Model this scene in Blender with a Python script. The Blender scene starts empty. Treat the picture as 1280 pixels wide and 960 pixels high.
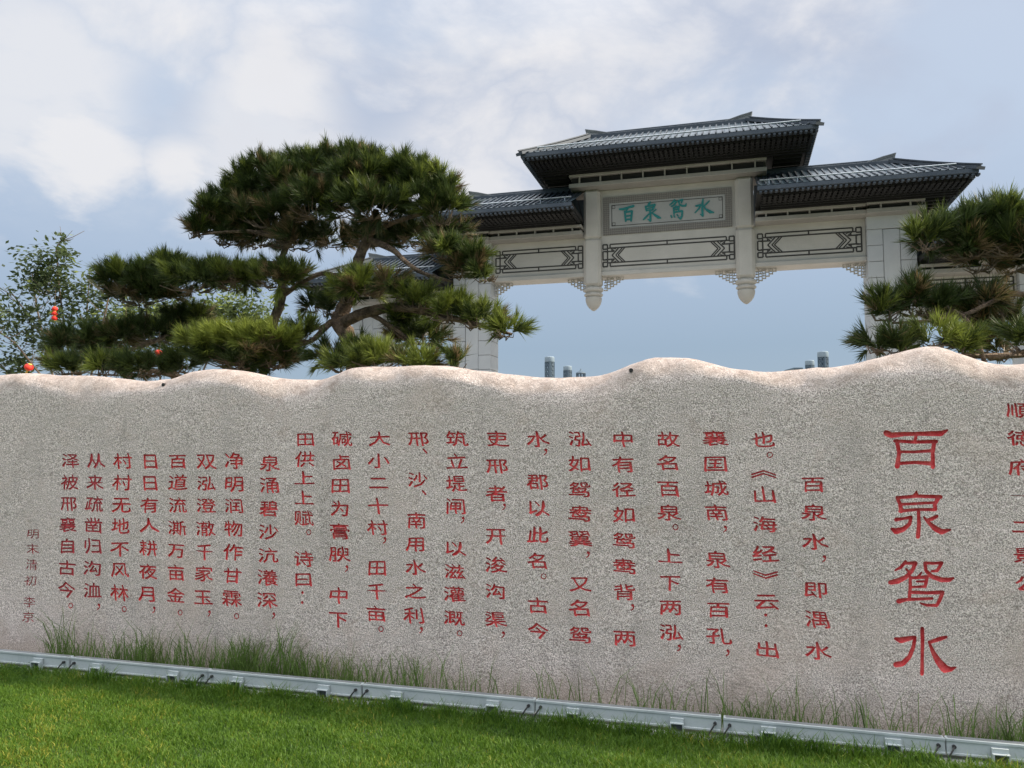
import bpy, math, random
import numpy as np
from mathutils import Vector, Matrix
from mathutils.geometry import delaunay_2d_cdt
random.seed(7); rng = np.random.default_rng(7)
R = math.radians
sc = bpy.context.scene
col = sc.collection

# ------------------------------------------------------------ camera
F = 985.0; PITCH = R(4.35)
cam = bpy.data.objects.new('camera', bpy.data.cameras.new('camera'))
col.objects.link(cam); sc.camera = cam
cam.location = (0, 0, 1.6); cam.rotation_euler = (R(90) + PITCH, 0, 0)
cam.data.sensor_width = 36; cam.data.lens = 36 * F / 1280
cam.data.clip_start = 0.05; cam.data.clip_end = 6000
sc.view_settings.view_transform = 'Standard'; sc.view_settings.look = 'None'
sc.view_settings.exposure = 0.80; sc.view_settings.gamma = 1
sc.render.resolution_x = 1024; sc.render.resolution_y = 768

# ------------------------------------------------------------ node helper
class NT:
    def __init__(s, tree): s.t = tree; s.n = tree.nodes; s.l = tree.links
    def node(s, typ, ins=None, **kw):
        n = s.n.new(typ)
        for k, v in kw.items(): setattr(n, k, v)
        if ins:
            for k, v in ins.items():
                if isinstance(v, bpy.types.NodeSocket): s.l.new(v, n.inputs[k])
                else: n.inputs[k].default_value = v
        return n
    def m(s, op, a, b=0.0, c=0.0, clamp=False):
        n = s.n.new('ShaderNodeMath'); n.operation = op; n.use_clamp = clamp
        for i, v in enumerate((a, b, c)):
            if isinstance(v, bpy.types.NodeSocket): s.l.new(v, n.inputs[i])
            else: n.inputs[i].default_value = v
        return n.outputs[0]
    def mix(s, f, a, b, blend='MIX'):
        n = s.n.new('ShaderNodeMix'); n.data_type = 'RGBA'; n.blend_type = blend
        for i, v in ((0, f), (6, a), (7, b)):
            if isinstance(v, bpy.types.NodeSocket): s.l.new(v, n.inputs[i])
            else: n.inputs[i].default_value = v if i == 0 else (*v[:3], 1)
        return n.outputs[2]
    def noise(s, vec, scale, detail=4, rough=.5, dist=0.0):
        n = s.node('ShaderNodeTexNoise', {'Scale': scale, 'Detail': detail, 'Roughness': rough, 'Distortion': dist})
        if vec is not None: s.l.new(vec, n.inputs['Vector'])
        return n.outputs[0]
    def ramp(s, v, lo, hi):
        n = s.node('ShaderNodeMapRange', {'From Min': lo, 'From Max': hi}); n.interpolation_type = 'SMOOTHSTEP'
        s.l.new(v, n.inputs[0]); return n.outputs[0]

# ------------------------------------------------------------ world and sun
WALL_A = R(16.0); GATE_A = R(15.5)
SUN_EL = R(32); SUN_AZ = R(-4)
sun_dir = Vector((math.cos(SUN_EL) * math.cos(SUN_AZ), math.cos(SUN_EL) * math.sin(SUN_AZ), math.sin(SUN_EL)))
w = bpy.data.worlds.new('World'); sc.world = w; w.use_nodes = True
W = NT(w.node_tree); W.n.clear()
sky = W.node('ShaderNodeTexSky'); sky.sky_type = 'NISHITA'; sky.sun_disc = False
sky.sun_elevation = SUN_EL; sky.sun_rotation = math.atan2(sun_dir.x, sun_dir.y); sky.dust_density = 2.0
tc = W.node('ShaderNodeTexCoord').outputs['Generated']
sep = W.node('ShaderNodeSeparateXYZ', {0: tc})
zz = W.m('MAXIMUM', sep.outputs[2], 0.0)
# flat cloud layer seen in perspective
den = W.m('ADD', zz, 0.28)
px_ = W.m('DIVIDE', sep.outputs[0], den); py_ = W.m('DIVIDE', sep.outputs[1], den)
cp = W.node('ShaderNodeCombineXYZ', {0: px_, 1: py_, 2: 0.0}).outputs[0]
SK = 10.0                                        # Background strength 0.1 undoes this
def c_(r, g, b): return (r * SK, g * SK, b * SK, 1)
gr = W.node('ShaderNodeValToRGB'); e = gr.color_ramp.elements
W.l.new(zz, gr.inputs[0])
e[0].position = 0.0; e[0].color = (.210, .270, .325, 1)
e[1].position = 1.0; e[1].color = (1.9, 1.9, 1.95, 1)  # zenith raised beyond the view to lift the shaded stone
for p_, c in ((.12, (.195, .258, .335)), (.22, (.245, .305, .395)), (.34, (.31, .365, .45)), (.5, (.335, .38, .46))):
    q = gr.color_ramp.elements.new(p_); q.color = (*c, 1)
big = W.noise(cp, 1.15, 6, .52, .2)
fine = W.noise(cp, 3.2, 8, .58, .25)
dark = W.noise(W.node('ShaderNodeVectorMath', {0: cp, 1: (3.1, 7.7, 0)}).outputs[0], 1.6, 6, .55, .4)
def lobe(x, y, rad, soft):
    """a smooth patch of cloud around one direction of the sky (degrees from due north, elevation)"""
    d = Vector((math.sin(R(x)) * math.cos(R(y)), math.cos(R(x)) * math.cos(R(y)), math.sin(R(y))))
    n = W.node('ShaderNodeVectorMath', {0: tc, 1: d}); n.operation = 'DISTANCE'
    wob = W.m('ADD', W.m('MULTIPLY', W.m('SUBTRACT', fine, .5), min(.5, rad * 3.2)), W.m('MULTIPLY', W.m('SUBTRACT', big, .5), min(.6, rad * 3)))
    dd = W.m('ADD', n.outputs['Value'], wob)
    return W.m('SUBTRACT', 1.0, W.ramp(dd, rad * (1 - soft), rad))
cover = W.ramp(W.m('ADD', W.m('MULTIPLY', big, .5), W.m('MULTIPLY', fine, .5)), .44, .66)
elev = W.ramp(zz, .20, .36)
cover = W.m('MULTIPLY', cover, elev)
for x, y, rad, soft, k in ((-31, 24, .16, .95, .65), (-17, 26, .12, .95, .75), (-19, 21, .14, .95, .6), (-2.5, 21, .13, .95, .75), (-29, 18, .07, .9, .8),
                           (5.5, 28, .16, .9, .7), (13, 19, .10, .9, .35), (-23.5, 18.6, .045, .95, .8)):
    cover = W.m('MAXIMUM', cover, W.m('MULTIPLY', lobe(x, y, rad, soft), k))
for x, y, rad, soft, k in ((-9.5, 25.5, .075, .8, .85), (-24.5, 22.3, .055, .9, .7), (-32, 30, .08, .9, .6), (28, 20, .22, .9, .7)):
    cover = W.m('MULTIPLY', cover, W.m('SUBTRACT', 1.0, W.m('MULTIPLY', lobe(x, y, rad, soft), k)))
skyc = W.mix(.93, sky.outputs[0], W.mix(1.0, gr.outputs[0], (SK, SK, SK), 'MULTIPLY'))
grey = W.m('MULTIPLY', W.m('MULTIPLY', W.ramp(dark, .44, .64), .6), elev)
skyc = W.mix(grey, skyc, c_(.275, .305, .38))
cl = W.mix(W.ramp(zz, .44, .95), c_(.52, .51, .51), c_(2.6, 2.5, 2.42))  # clouds above the frame made much brighter to fill the shaded wall and gate
final = W.mix(cover, skyc, cl)
bg = W.node('ShaderNodeBackground', {0: final, 1: 0.1})
W.l.new(bg.outputs[0], W.node('ShaderNodeOutputWorld').inputs[0])
sl = bpy.data.lights.new('sun', 'SUN'); sl.energy = 3.6; sl.angle = R(2.2); sl.color = (1, .87, .70)
so = bpy.data.objects.new('sun', sl); col.objects.link(so)
so.rotation_euler = sun_dir.to_track_quat('Z', 'Y').to_euler()

# ------------------------------------------------------------ frames of reference
def ray(x, y):
    a = (x - 640) / F; b = -(y - 480) / F
    return Vector((a, math.cos(PITCH) - b * math.sin(PITCH), math.sin(PITCH) + b * math.cos(PITCH)))
EYE = Vector((0, 0, 1.6))
def on_plane(x, y, D, off, ang):
    """point of a photo pixel on a vertical plane -> (u, v) in that plane's own frame"""
    U = Vector((math.cos(ang), -math.sin(ang), 0)); N = Vector((math.sin(ang), math.cos(ang), 0))
    O = Vector((0, D, 0)); r = ray(x, y)
    k = ((O + off * N - EYE).dot(N)) / r.dot(N); P = EYE + k * r
    return (P - O).dot(U), P.z
def wall_uv(x, y, off=0.0): return on_plane(x, y, 5.06, off, WALL_A)
def wp(x, y, off):
    u, v = wall_uv(x, y, off); return Vector((u, off, v))      # in the wall's local frame

# ------------------------------------------------------------ object helpers
def tag(o, label=None, cat=None, group=None, kind=None):
    if label: o['label'] = label
    if cat: o['category'] = cat
    if group: o['group'] = group
    if kind: o['kind'] = kind
    return o
def empty(name, loc=(0, 0, 0), rz=0.0, parent=None):
    o = bpy.data.objects.new(name, None); o.empty_display_size = .2
    o.location = loc; o.rotation_euler = (0, 0, rz); o.parent = parent; col.objects.link(o); return o
class MB:
    def __init__(s): s.v = []; s.f = []; s.sm = False
    def add(s, vs, fs):
        b = len(s.v); s.v.extend([tuple(v) for v in vs]); s.f.extend([tuple(b + i for i in f) for f in fs]); return s
    def box(s, x0, x1, y0, y1, z0, z1, bev=0.0):
        if bev <= 0:
            return s.add([(x0,y0,z0),(x1,y0,z0),(x1,y1,z0),(x0,y1,z0),(x0,y0,z1),(x1,y0,z1),(x1,y1,z1),(x0,y1,z1)],
                         [(3,2,1,0),(4,5,6,7),(0,1,5,4),(1,2,6,5),(2,3,7,6),(3,0,4,7)])
        b = bev; vs = []; idx = {}
        for ix, X in ((0, x0), (1, x1)):
            for iy, Y in ((0, y0), (1, y1)):
                for iz, Z in ((0, z0), (1, z1)):
                    sx, sy, sz = (b if ix == 0 else -b), (b if iy == 0 else -b), (b if iz == 0 else -b)
                    for a, P in (('x', (X, Y+sy, Z+sz)), ('y', (X+sx, Y, Z+sz)), ('z', (X+sx, Y+sy, Z))):
                        idx[(ix, iy, iz, a)] = len(vs); vs.append(P)
        g = lambda *k: idx[k]; fs = []
        for i in (0, 1):
            fs.append((g(i,0,0,'x'), g(i,1,0,'x'), g(i,1,1,'x'), g(i,0,1,'x'))[::1 if i else -1])
            fs.append((g(0,i,0,'y'), g(1,i,0,'y'), g(1,i,1,'y'), g(0,i,1,'y'))[::-1 if i else 1])
            fs.append((g(0,0,i,'z'), g(1,0,i,'z'), g(1,1,i,'z'), g(0,1,i,'z'))[::1 if i else -1])
        for i in (0, 1):
            for j in (0, 1):
                s1 = 1 if i == j else -1
                fs.append((g(0,i,j,'y'), g(1,i,j,'y'), g(1,i,j,'z'), g(0,i,j,'z'))[::s1])
                fs.append((g(i,0,j,'z'), g(i,1,j,'z'), g(i,1,j,'x'), g(i,0,j,'x'))[::s1])
                fs.append((g(i,j,0,'x'), g(i,j,1,'x'), g(i,j,1,'y'), g(i,j,0,'y'))[::s1])
        for i in (0, 1):
            for j in (0, 1):
                for k in (0, 1):
                    fs.append((g(i,j,k,'x'), g(i,j,k,'y'), g(i,j,k,'z')))
        return s.add(vs, fs)
    def bar(s, a, b, w, h, up=(0, 0, 1)):
        a = Vector(a); b = Vector(b); d = (b - a).normalized(); up = Vector(up)
        sd = d.cross(up)
        if sd.length < 1e-4: sd = Vector((1, 0, 0))
        sd.normalize(); n = sd.cross(d)
        vs = [p + sd * (i * w / 2) + n * (j * h / 2) for p in (a, b) for i, j in ((-1,-1),(1,-1),(1,1),(-1,1))]
        return s.add(vs, [(0,1,2,3),(7,6,5,4),(0,4,5,1),(1,5,6,2),(2,6,7,3),(3,7,4,0)])
    def tube(s, pts, rad, n=8, jit=0.0):
        pts = [Vector(p) for p in pts]; rings = []; ref = Vector((0.3, .1, 1)).normalized()
        for i, p in enumerate(pts):
            d = (pts[min(i + 1, len(pts) - 1)] - pts[max(i - 1, 0)]).normalized()
            a = d.cross(ref)
            if a.length < .05: a = d.cross(Vector((1, 0, 0)))
            a.normalize(); b = d.cross(a); r = rad[i] if hasattr(rad, '__len__') else rad
            rings.append([p + (a * math.cos(2*math.pi*k/n) + b * math.sin(2*math.pi*k/n)) * r * (1 + jit * random.uniform(-1, 1)) for k in range(n)])
        vs = [v for r_ in rings for v in r_]; fs = []
        for i in range(len(pts) - 1):
            for k in range(n):
                fs.append((i*n + k, i*n + (k+1) % n, (i+1)*n + (k+1) % n, (i+1)*n + k))
        fs.append(tuple(range(n))[::-1]); fs.append(tuple((len(pts)-1)*n + k for k in range(n)))
        s.sm = True; return s.add(vs, fs)
    def lathe(s, cx, cy, prof, n=24):
        vs = []; fs = []
        for r, z in prof:
            for k in range(n): vs.append((cx + r*math.cos(2*math.pi*k/n), cy + r*math.sin(2*math.pi*k/n), z))
        for i in range(len(prof) - 1):
            for k in range(n): fs.append((i*n + k, i*n + (k+1) % n, (i+1)*n + (k+1) % n, (i+1)*n + k))
        fs.append(tuple(range(n))[::-1]); fs.append(tuple((len(prof)-1)*n + k for k in range(n)))
        s.sm = True; return s.add(vs, fs)
    def build(s, name, mat, parent=None, kind=None):
        me = bpy.data.meshes.new(name); me.from_pydata(s.v, [], s.f); me.materials.append(mat)
        if s.sm:
            me.polygons.foreach_set('use_smooth', [True] * len(me.polygons))
            me.set_sharp_from_angle(angle=R(40))
        o = bpy.data.objects.new(name, me); col.objects.link(o); o.parent = parent
        if kind: o['kind'] = kind
        return o
def np_mesh(name, verts, faces_flat, sizes, mat, parent=None, tint=None):
    me = bpy.data.meshes.new(name); nv = len(verts); nf = len(sizes)
    me.vertices.add(nv); me.vertices.foreach_set('co', verts.astype(np.float32).ravel())
    me.loops.add(len(faces_flat)); me.loops.foreach_set('vertex_index', faces_flat.astype(np.int32))
    me.polygons.add(nf)
    st = np.concatenate([[0], np.cumsum(sizes)[:-1]]).astype(np.int32)
    me.polygons.foreach_set('loop_start', st)
    me.update(calc_edges=True)
    if tint is not None:
        at = me.attributes.new('tint', 'FLOAT', 'POINT'); at.data.foreach_set('value', tint.astype(np.float32))
    me.materials.append(mat)
    o = bpy.data.objects.new(name, me); col.objects.link(o); o.parent = parent; return o

# ------------------------------------------------------------ materials
def mat(name, base, rough=.6, metal=0.0, spec=.5):
    m = bpy.data.materials.new(name); m.use_nodes = True
    T = NT(m.node_tree); b = m.node_tree.nodes['Principled BSDF']
    b.inputs['Base Color'].default_value = (*base, 1); b.inputs['Roughness'].default_value = rough
    b.inputs['Metallic'].default_value = metal; b.inputs['Specular IOR Level'].default_value = spec
    return m, T, b
def bump(T, b, h, strength, dist):
    n = T.node('ShaderNodeBump', {'Height': h, 'Strength': strength, 'Distance': dist}); T.l.new(n.outputs[0], b.inputs['Normal'])
def mottled(name, c1, c2, scale, rough=.6, bs=.3, bd=.01, metal=0.0, fine=None, spec=.5):
    m, T, b = mat(name, c1, rough, metal, spec)
    oc = T.node('ShaderNodeTexCoord').outputs['Object']
    n = T.noise(oc, scale, 6, .6); f = T.noise(oc, fine or scale * 12, 3, .6)
    k = T.m('ADD', T.m('MULTIPLY', n, .7), T.m('MULTIPLY', f, .3))
    T.l.new(T.mix(T.ramp(k, .36, .64), c1, c2), b.inputs['Base Color']); bump(T, b, f, bs, bd)
    return m
def granite_mat():
    m, T, b = mat('granite', (.4, .4, .4), .75, 0, .35)
    oc = T.node('ShaderNodeTexCoord').outputs['Object']
    g1 = T.noise(oc, 150, 3, .8); g2 = T.noise(T.node('ShaderNodeVectorMath', {0: oc, 1: (5, 9, 2)}).outputs[0], 210, 2, .7)
    big_ = T.noise(oc, 1.1, 5, .6); mid = T.noise(oc, 5, 5, .65, .6)
    c = T.mix(T.ramp(g1, .41, .60), (.30, .245, .225), (.98, .86, .80))
    c = T.mix(T.m('MULTIPLY', T.ramp(g2, .55, .70), .7), c, (.92, .88, .82))
    c = T.mix(T.m('MULTIPLY', T.ramp(g2, .41, .32), .8), c, (.06, .05, .045))
    c = T.mix(T.m('MULTIPLY', T.ramp(mid, .5, .75), .22), c, (.62, .46, .38))
    c = T.mix(T.m('MULTIPLY', T.ramp(big_, .48, .74), .45), c, (.66, .52, .45), 'MIX')
    st = T.noise(T.node('ShaderNodeMapping', {0: oc, 3: (3.2, 1, .9)}).outputs[0], 1.3, 5, .7, .5)
    c = T.mix(T.m('MULTIPLY', T.ramp(st, .50, .72), .25), c, (.22, .20, .185), 'MIX')
    zs = T.node('ShaderNodeSeparateXYZ', {0: oc}).outputs[2]
    sp_ = T.m('MULTIPLY', T.ramp(T.m('ADD', zs, T.m('MULTIPLY', mid, -.35)), .12, -.12), .45)
    c = T.mix(sp_, c, (.30, .24, .18))
    hewn = T.node('ShaderNodeAttribute', attribute_name='tint').outputs['Fac']
    hm = T.ramp(T.m('ADD', hewn, T.m('MULTIPLY', T.m('SUBTRACT', mid, .5), 1.6)), .15, .75)
    raw = T.mix(T.ramp(T.noise(oc, 14, 6, .7, .4), .35, .65), (.34, .27, .23), (.58, .50, .45))
    raw = T.mix(T.ramp(g1, .38, .62), T.mix(.35, raw, (.2, .15, .12)), raw)
    c = T.mix(T.m('MULTIPLY', hm, .8), c, raw)
    T.l.new(c, b.inputs['Base Color'])
    h = T.m('ADD', T.m('MULTIPLY', g1, .6), T.m('ADD', T.m('MULTIPLY', T.noise(oc, 38, 4, .7), .9), T.m('MULTIPLY', T.noise(oc, 7, 4, .6), 1.6)))
    bump(T, b, h, .85, .012); return m
M = {}
M['granite'] = granite_mat()
M['red'] = mottled('red_paint', (.62, .036, .048), (.84, .16, .16), 22, .6, .6, .006, fine=110)
M['darkred'] = mottled('thin_worn_red_paint', (.38, .025, .035), (.56, .07, .085), 30, .6, .5, .004, fine=140)
M['gstone'] = mottled('pale_gate_stone', (.43, .415, .375), (.50, .48, .435), .9, .65, .12, .004, fine=40)
M['slab'] = mottled('cladding_stone', (.44, .46, .47), (.53, .545, .54), .7, .55, .1, .003, fine=45)
M['joint'] = mottled('joint_mortar', (.10, .10, .10), (.16, .16, .16), 3, .9)
M['fret'] = mottled('dark_inlay', (.03, .028, .024), (.05, .045, .04), 3, .6)
M['tile'] = mottled('blue_grey_roof_metal', (.06, .09, .115), (.085, .125, .15), .8, .36, .1, .003, .35)
M['ridge'] = mottled('ridge_metal', (.04, .055, .075), (.065, .082, .102), 1.2, .6, .1, .003, .3)
M['horn'] = mottled('grey_ridge_horn', (.13, .14, .15), (.20, .21, .21), 3, .5, .1, .003)
M['rail'] = mottled('bright_steel', (.33, .37, .41), (.42, .46, .49), 3, .45, .05, .002, .8)
M['soffit'] = mottled('near_black_soffit', (.007, .007, .007), (.014, .013, .012), 1.5, .7)  # near-black tone for eave undersides and cornice recesses
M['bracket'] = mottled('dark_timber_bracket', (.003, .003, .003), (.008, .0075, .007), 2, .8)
M['frieze'] = mottled('frieze_stone', (.29, .28, .25), (.35, .335, .305), 1.2, .6, .1, .004)
M['teal'] = mottled('teal_paint', (.008, .17, .165), (.012, .22, .21), 4, .45, .1, .002)
M['plaque'] = mottled('plaque_stone', (.34, .345, .33), (.39, .39, .37), 1.5, .55, .1, .003)
def meander():
    m, T, b = mat('key_pattern', (.2, .2, .18), .7)
    oc = T.node('ShaderNodeTexCoord').outputs['Object']
    sp = T.node('ShaderNodeSeparateXYZ', {0: oc})
    u = T.m('MULTIPLY', sp.outputs[0], 12.5); v = T.m('MULTIPLY', sp.outputs[2], 12.5)
    fu = T.m('ABSOLUTE', T.m('SUBTRACT', T.m('FRACT', u), .5)); fv = T.m('ABSOLUTE', T.m('SUBTRACT', T.m('FRACT', v), .5))
    r = T.m('MAXIMUM', fu, fv); sel = T.m('GREATER_THAN', T.m('FRACT', T.m('MULTIPLY', r, 4.0)), .5)
    T.l.new(T.mix(sel, (.04, .037, .033), (.27, .255, .23)), b.inputs['Base Color']); return m
M['meander'] = meander()
M['bark'] = mottled('pine_bark', (.055, .038, .026), (.21, .15, .10), 11, .9, 1.0, .035, fine=45)
M['twig'] = mottled('dead_twigs', (.09, .065, .045), (.17, .13, .09), 12, .9)
def leafy(name, c0, c1, c2, trans=.3, rough=.5, t=(.35, .75)):
    m, T, b = mat(name, c0, rough, 0, .3)
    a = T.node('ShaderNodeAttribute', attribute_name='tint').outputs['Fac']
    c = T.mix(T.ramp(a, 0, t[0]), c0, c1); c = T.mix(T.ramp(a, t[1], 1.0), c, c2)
    T.l.new(c, b.inputs['Base Color'])
    tr = T.node('ShaderNodeBsdfTranslucent', {'Color': c}); out = T.n['Material Output']
    mx = T.node('ShaderNodeMixShader', {0: trans, 1: b.outputs[0], 2: tr.outputs[0]})
    T.l.new(mx.outputs[0], out.inputs[0]); return m
M['needle'] = leafy('pine_needles', (.20, .145, .075), (.045, .07, .02), (.22, .27, .05), .3, .45, (.14, .45))
M['leaf'] = leafy('small_leaves', (.045, .065, .032), (.085, .12, .045), (.25, .31, .08), .42)
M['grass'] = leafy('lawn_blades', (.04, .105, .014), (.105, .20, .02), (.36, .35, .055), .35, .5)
M['weed'] = leafy('long_grass', (.075, .13, .03), (.13, .21, .05), (.36, .34, .17), .3)
M['soil'] = mottled('turf_soil', (.03, .065, .01), (.055, .09, .015), 12, .95, .6, .02)
M['concrete'] = mottled('kerb_concrete', (.24, .25, .24), (.36, .37, .35), 6, .85, .4, .006, fine=90)
M['alu'] = mottled('painted_aluminium', (.36, .41, .42), (.46, .51, .52), 3, .45, .05, .001, .0, fine=60)
M['slotshade'] = mottled('shadowed_slot', (.10, .11, .12), (.16, .17, .18), 8, .6)  # dark tone painted for the shade inside the bracket cutouts
M['rubber'] = mottled('black_rubber', (.012, .012, .013), (.025, .025, .025), 9, .5)
M['lantern'] = mottled('red_lantern_cloth', (.62, .012, .01), (.75, .04, .015), 8, .6)
M['gold'] = mottled('yellow_trim', (.70, .45, .08), (.8, .55, .12), 8, .6)
M['tower'] = mottled('hazed_steel', (.07, .11, .15), (.10, .15, .19), .5, .6)  # bluish distance haze is mixed into this colour
M['towercap'] = mottled('pale_blue_cap', (.20, .27, .33), (.25, .32, .37), .5, .6)

# ------------------------------------------------------------ ground
g = MB(); g.add([(-1500, -300, 0), (1500, -300, 0), (1500, 3000, 0), (-1500, 3000, 0)], [(0, 1, 2, 3)])
tag(g.build('ground', M['soil']), kind='structure')
g = MB(); g.add([(-80, 8.6, .006), (80, 8.6, .006), (80, 160, .006), (-80, 160, .006)], [(0, 1, 2, 3)])
tag(g.build('plaza_paving', mottled('pale_paving', (.24, .23, .21), (.32, .30, .28), .5, .8)), kind='structure')
WE = Matrix.Translation((0, 5.06, 0)) @ Matrix.Rotation(-WALL_A, 4, 'Z')
k = MB(); k.box(-5.2, 4.2, -.36, -.012, -.05, .014, .004)
ks = k.build('kerb_strip', M['concrete']); ks.matrix_world = WE; tag(ks, kind='structure')

# ------------------------------------------------------------ inscribed stone
U0, U1, DU, TH, SH = -5.0, 4.0, .05, .55, .17
crest_px = [(-120,470),(0,468),(10,466),(40,466),(75,469),(130,471),(180,475),(214,474),(228,470),(240,464),(262,461),(300,462),(328,469),(345,472),(400,475),(418,470),
 (440,461),(462,457),(500,457),(560,458),(600,463),(640,468),(690,471),(750,470),(772,465),(790,455),(812,447),(835,445),(860,446),(880,452),(905,460),
 (960,464),(1000,462),(1050,459),(1075,452),(1095,446),(1130,438),(1160,433),(1185,436),(1205,443),(1225,451),(1260,455),(1290,455),(1400,450)]
cu = [];
for x, y in crest_px: cu.append(wall_uv(x, y, .13))
cU = np.array([a for a, b in cu]); cV = np.array([b for a, b in cu])
us = np.arange(U0, U1 + 1e-6, DU)
kern = np.interp
def crest(u): return float(np.interp(u, cU, cV))
cs = np.interp(us, cU, cV); cs = (np.roll(cs, 1) + cs * 2 + np.roll(cs, -1)) / 4; cs[0] = cs[1]; cs[-1] = cs[-2]
shs = cs - SH - .035 * np.sin(us * 3.1) - .03 * np.sin(us * 7.3 + 1)
def sh(u): return float(np.interp(u, us, shs))
def disp(u, v):
    return .006 * math.sin(u * 1.7 + v) + .004 * math.sin(u * 4.1 - v * 3.3 + 2) + .003 * math.sin(v * 6 + u * 2.2)

# strokes: (x, y, half width) in the reading frame of a close look at the carving, origin and scale given
BIG = {'百': [[(78,60,11),(95,68,10),(140,64,8),(180,63,7),(240,62,9),(272,62,10),(294,50,4)],[(184,66,6),(180,88,6)],[(108,88,6),(180,92,6),(256,90,7)],
  [(116,88,8),(124,130,7),(117,178,9)],[(248,90,8),(243,130,7),(244,180,8)],[(122,126,5),(180,127,5),(242,122,6)],[(116,168,6),(180,164,6),(242,168,8)]],
 '泉': [[(186,264,2),(184,276,8),(172,286,5)],[(116,288,6),(127,310,7),(131,336,8)],[(116,289,6),(186,283,6),(272,286,7)],[(264,288,8),(250,312,7),(252,330,7)],
  [(130,312,5),(252,306,5)],[(126,336,6),(190,330,5),(250,331,6)],[(192,334,6),(194,380,7),(190,426,8)],[(112,366,7),(140,362,5),(166,357,6),(160,382,7),(138,400,9),(112,407,11),(97,398,5)],
  [(258,354,6),(238,364,7),(218,368,4)],[(212,358,4),(230,378,7),(252,398,10),(274,409,10),(308,401,3)]],
 '鸳': [[(146,514,6),(130,534,6),(107,546,3)],[(142,520,5),(182,519,7),(168,548,7),(146,570,8),(118,583,10),(92,588,8)],[(148,540,4),(164,556,5)],
  [(214,519,6),(246,520,5),(274,518,6),(258,546,6),(238,548,4)],[(214,519,6),(218,546,6),(238,566,8),(272,578,9),(300,578,8),(318,570,3)],
  [(204,550,3),(192,566,5)],[(163,568,6),(163,600,6),(160,640,6)],[(163,572,5),(222,568,7),(216,598,6)],[(186,584,4),(214,584,4)],[(166,604,4),(216,602,5)],
  [(160,622,6),(220,624,6),(277,622,7),(266,650,7),(256,668,6),(222,668,5),(196,660,3)],[(122,654,9),(150,648,6),(240,644,5)]],
 '水': [[(205,750,7),(206,790,7),(205,850,6),(204,910,7)],[(110,786,5),(130,792,11),(156,786,9),(180,781,6),(174,815,7),(160,850,8),(136,874,10),(112,878,10)],
  [(290,780,5),(268,786,8),(230,799,6)],[(228,796,4),(244,835,8),(262,866,12),(284,892,15),(304,894,9),(326,886,2)]]}
def stroke_faces(st):
    """outline pieces (quads + joint discs) of one brush stroke in its own 2-D frame"""
    out = []
    # densify
    pts = []
    for a, b in zip(st[:-1], st[1:]):
        for t in (0, .5): pts.append(tuple(a[i] + (b[i] - a[i]) * t for i in range(3)))
    pts.append(st[-1])
    for a, b in zip(pts[:-1], pts[1:]):
        dx, dy = b[0]-a[0], b[1]-a[1]; L = math.hypot(dx, dy) or 1; nx, ny = -dy/L, dx/L
        out.append([(a[0]+nx*a[2], a[1]+ny*a[2]), (a[0]-nx*a[2], a[1]-ny*a[2]), (b[0]-nx*b[2], b[1]-ny*b[2]), (b[0]+nx*b[2], b[1]+ny*b[2])])
    for i, p in enumerate(pts):
        if 0 < i < len(pts) - 1 or p[2] > 3:
            out.append([(p[0] + p[2]*.97*math.cos(t*math.pi/4+.3), p[1] + p[2]*.97*math.sin(t*math.pi/4+.3)) for t in range(8)])
    return out
glyph_cache = {}
dg = None
def glyph(ch):
    if ch in glyph_cache: return glyph_cache[ch]
    c = bpy.data.curves.new('text', 'FONT'); c.body = ch; c.resolution_u = 2; c.offset = 0.0
    o = bpy.data.objects.new('text', c); col.objects.link(o)
    d = bpy.context.evaluated_depsgraph_get(); me = o.evaluated_get(d).to_mesh()
    vs = [(v.co.x, v.co.y) for v in me.vertices]; fs = [tuple(p.vertices) for p in me.polygons]
    # weld
    key = {}; remap = []; nv = []
    for p in vs:
        kk = (round(p[0], 4), round(p[1], 4))
        if kk not in key: key[kk] = len(nv); nv.append(p)
        remap.append(key[kk])
    nf = []
    for f in fs:
        ff = []
        for i in f:
            if remap[i] not in ff: ff.append(remap[i])
        if len(ff) >= 3: nf.append(ff)
    o.evaluated_get(d).to_mesh_clear(); bpy.data.objects.remove(o); bpy.data.curves.remove(c)
    glyph_cache[ch] = (nv, nf); return glyph_cache[ch]

Z1, Z3 = 3.765, 3.2
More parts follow.
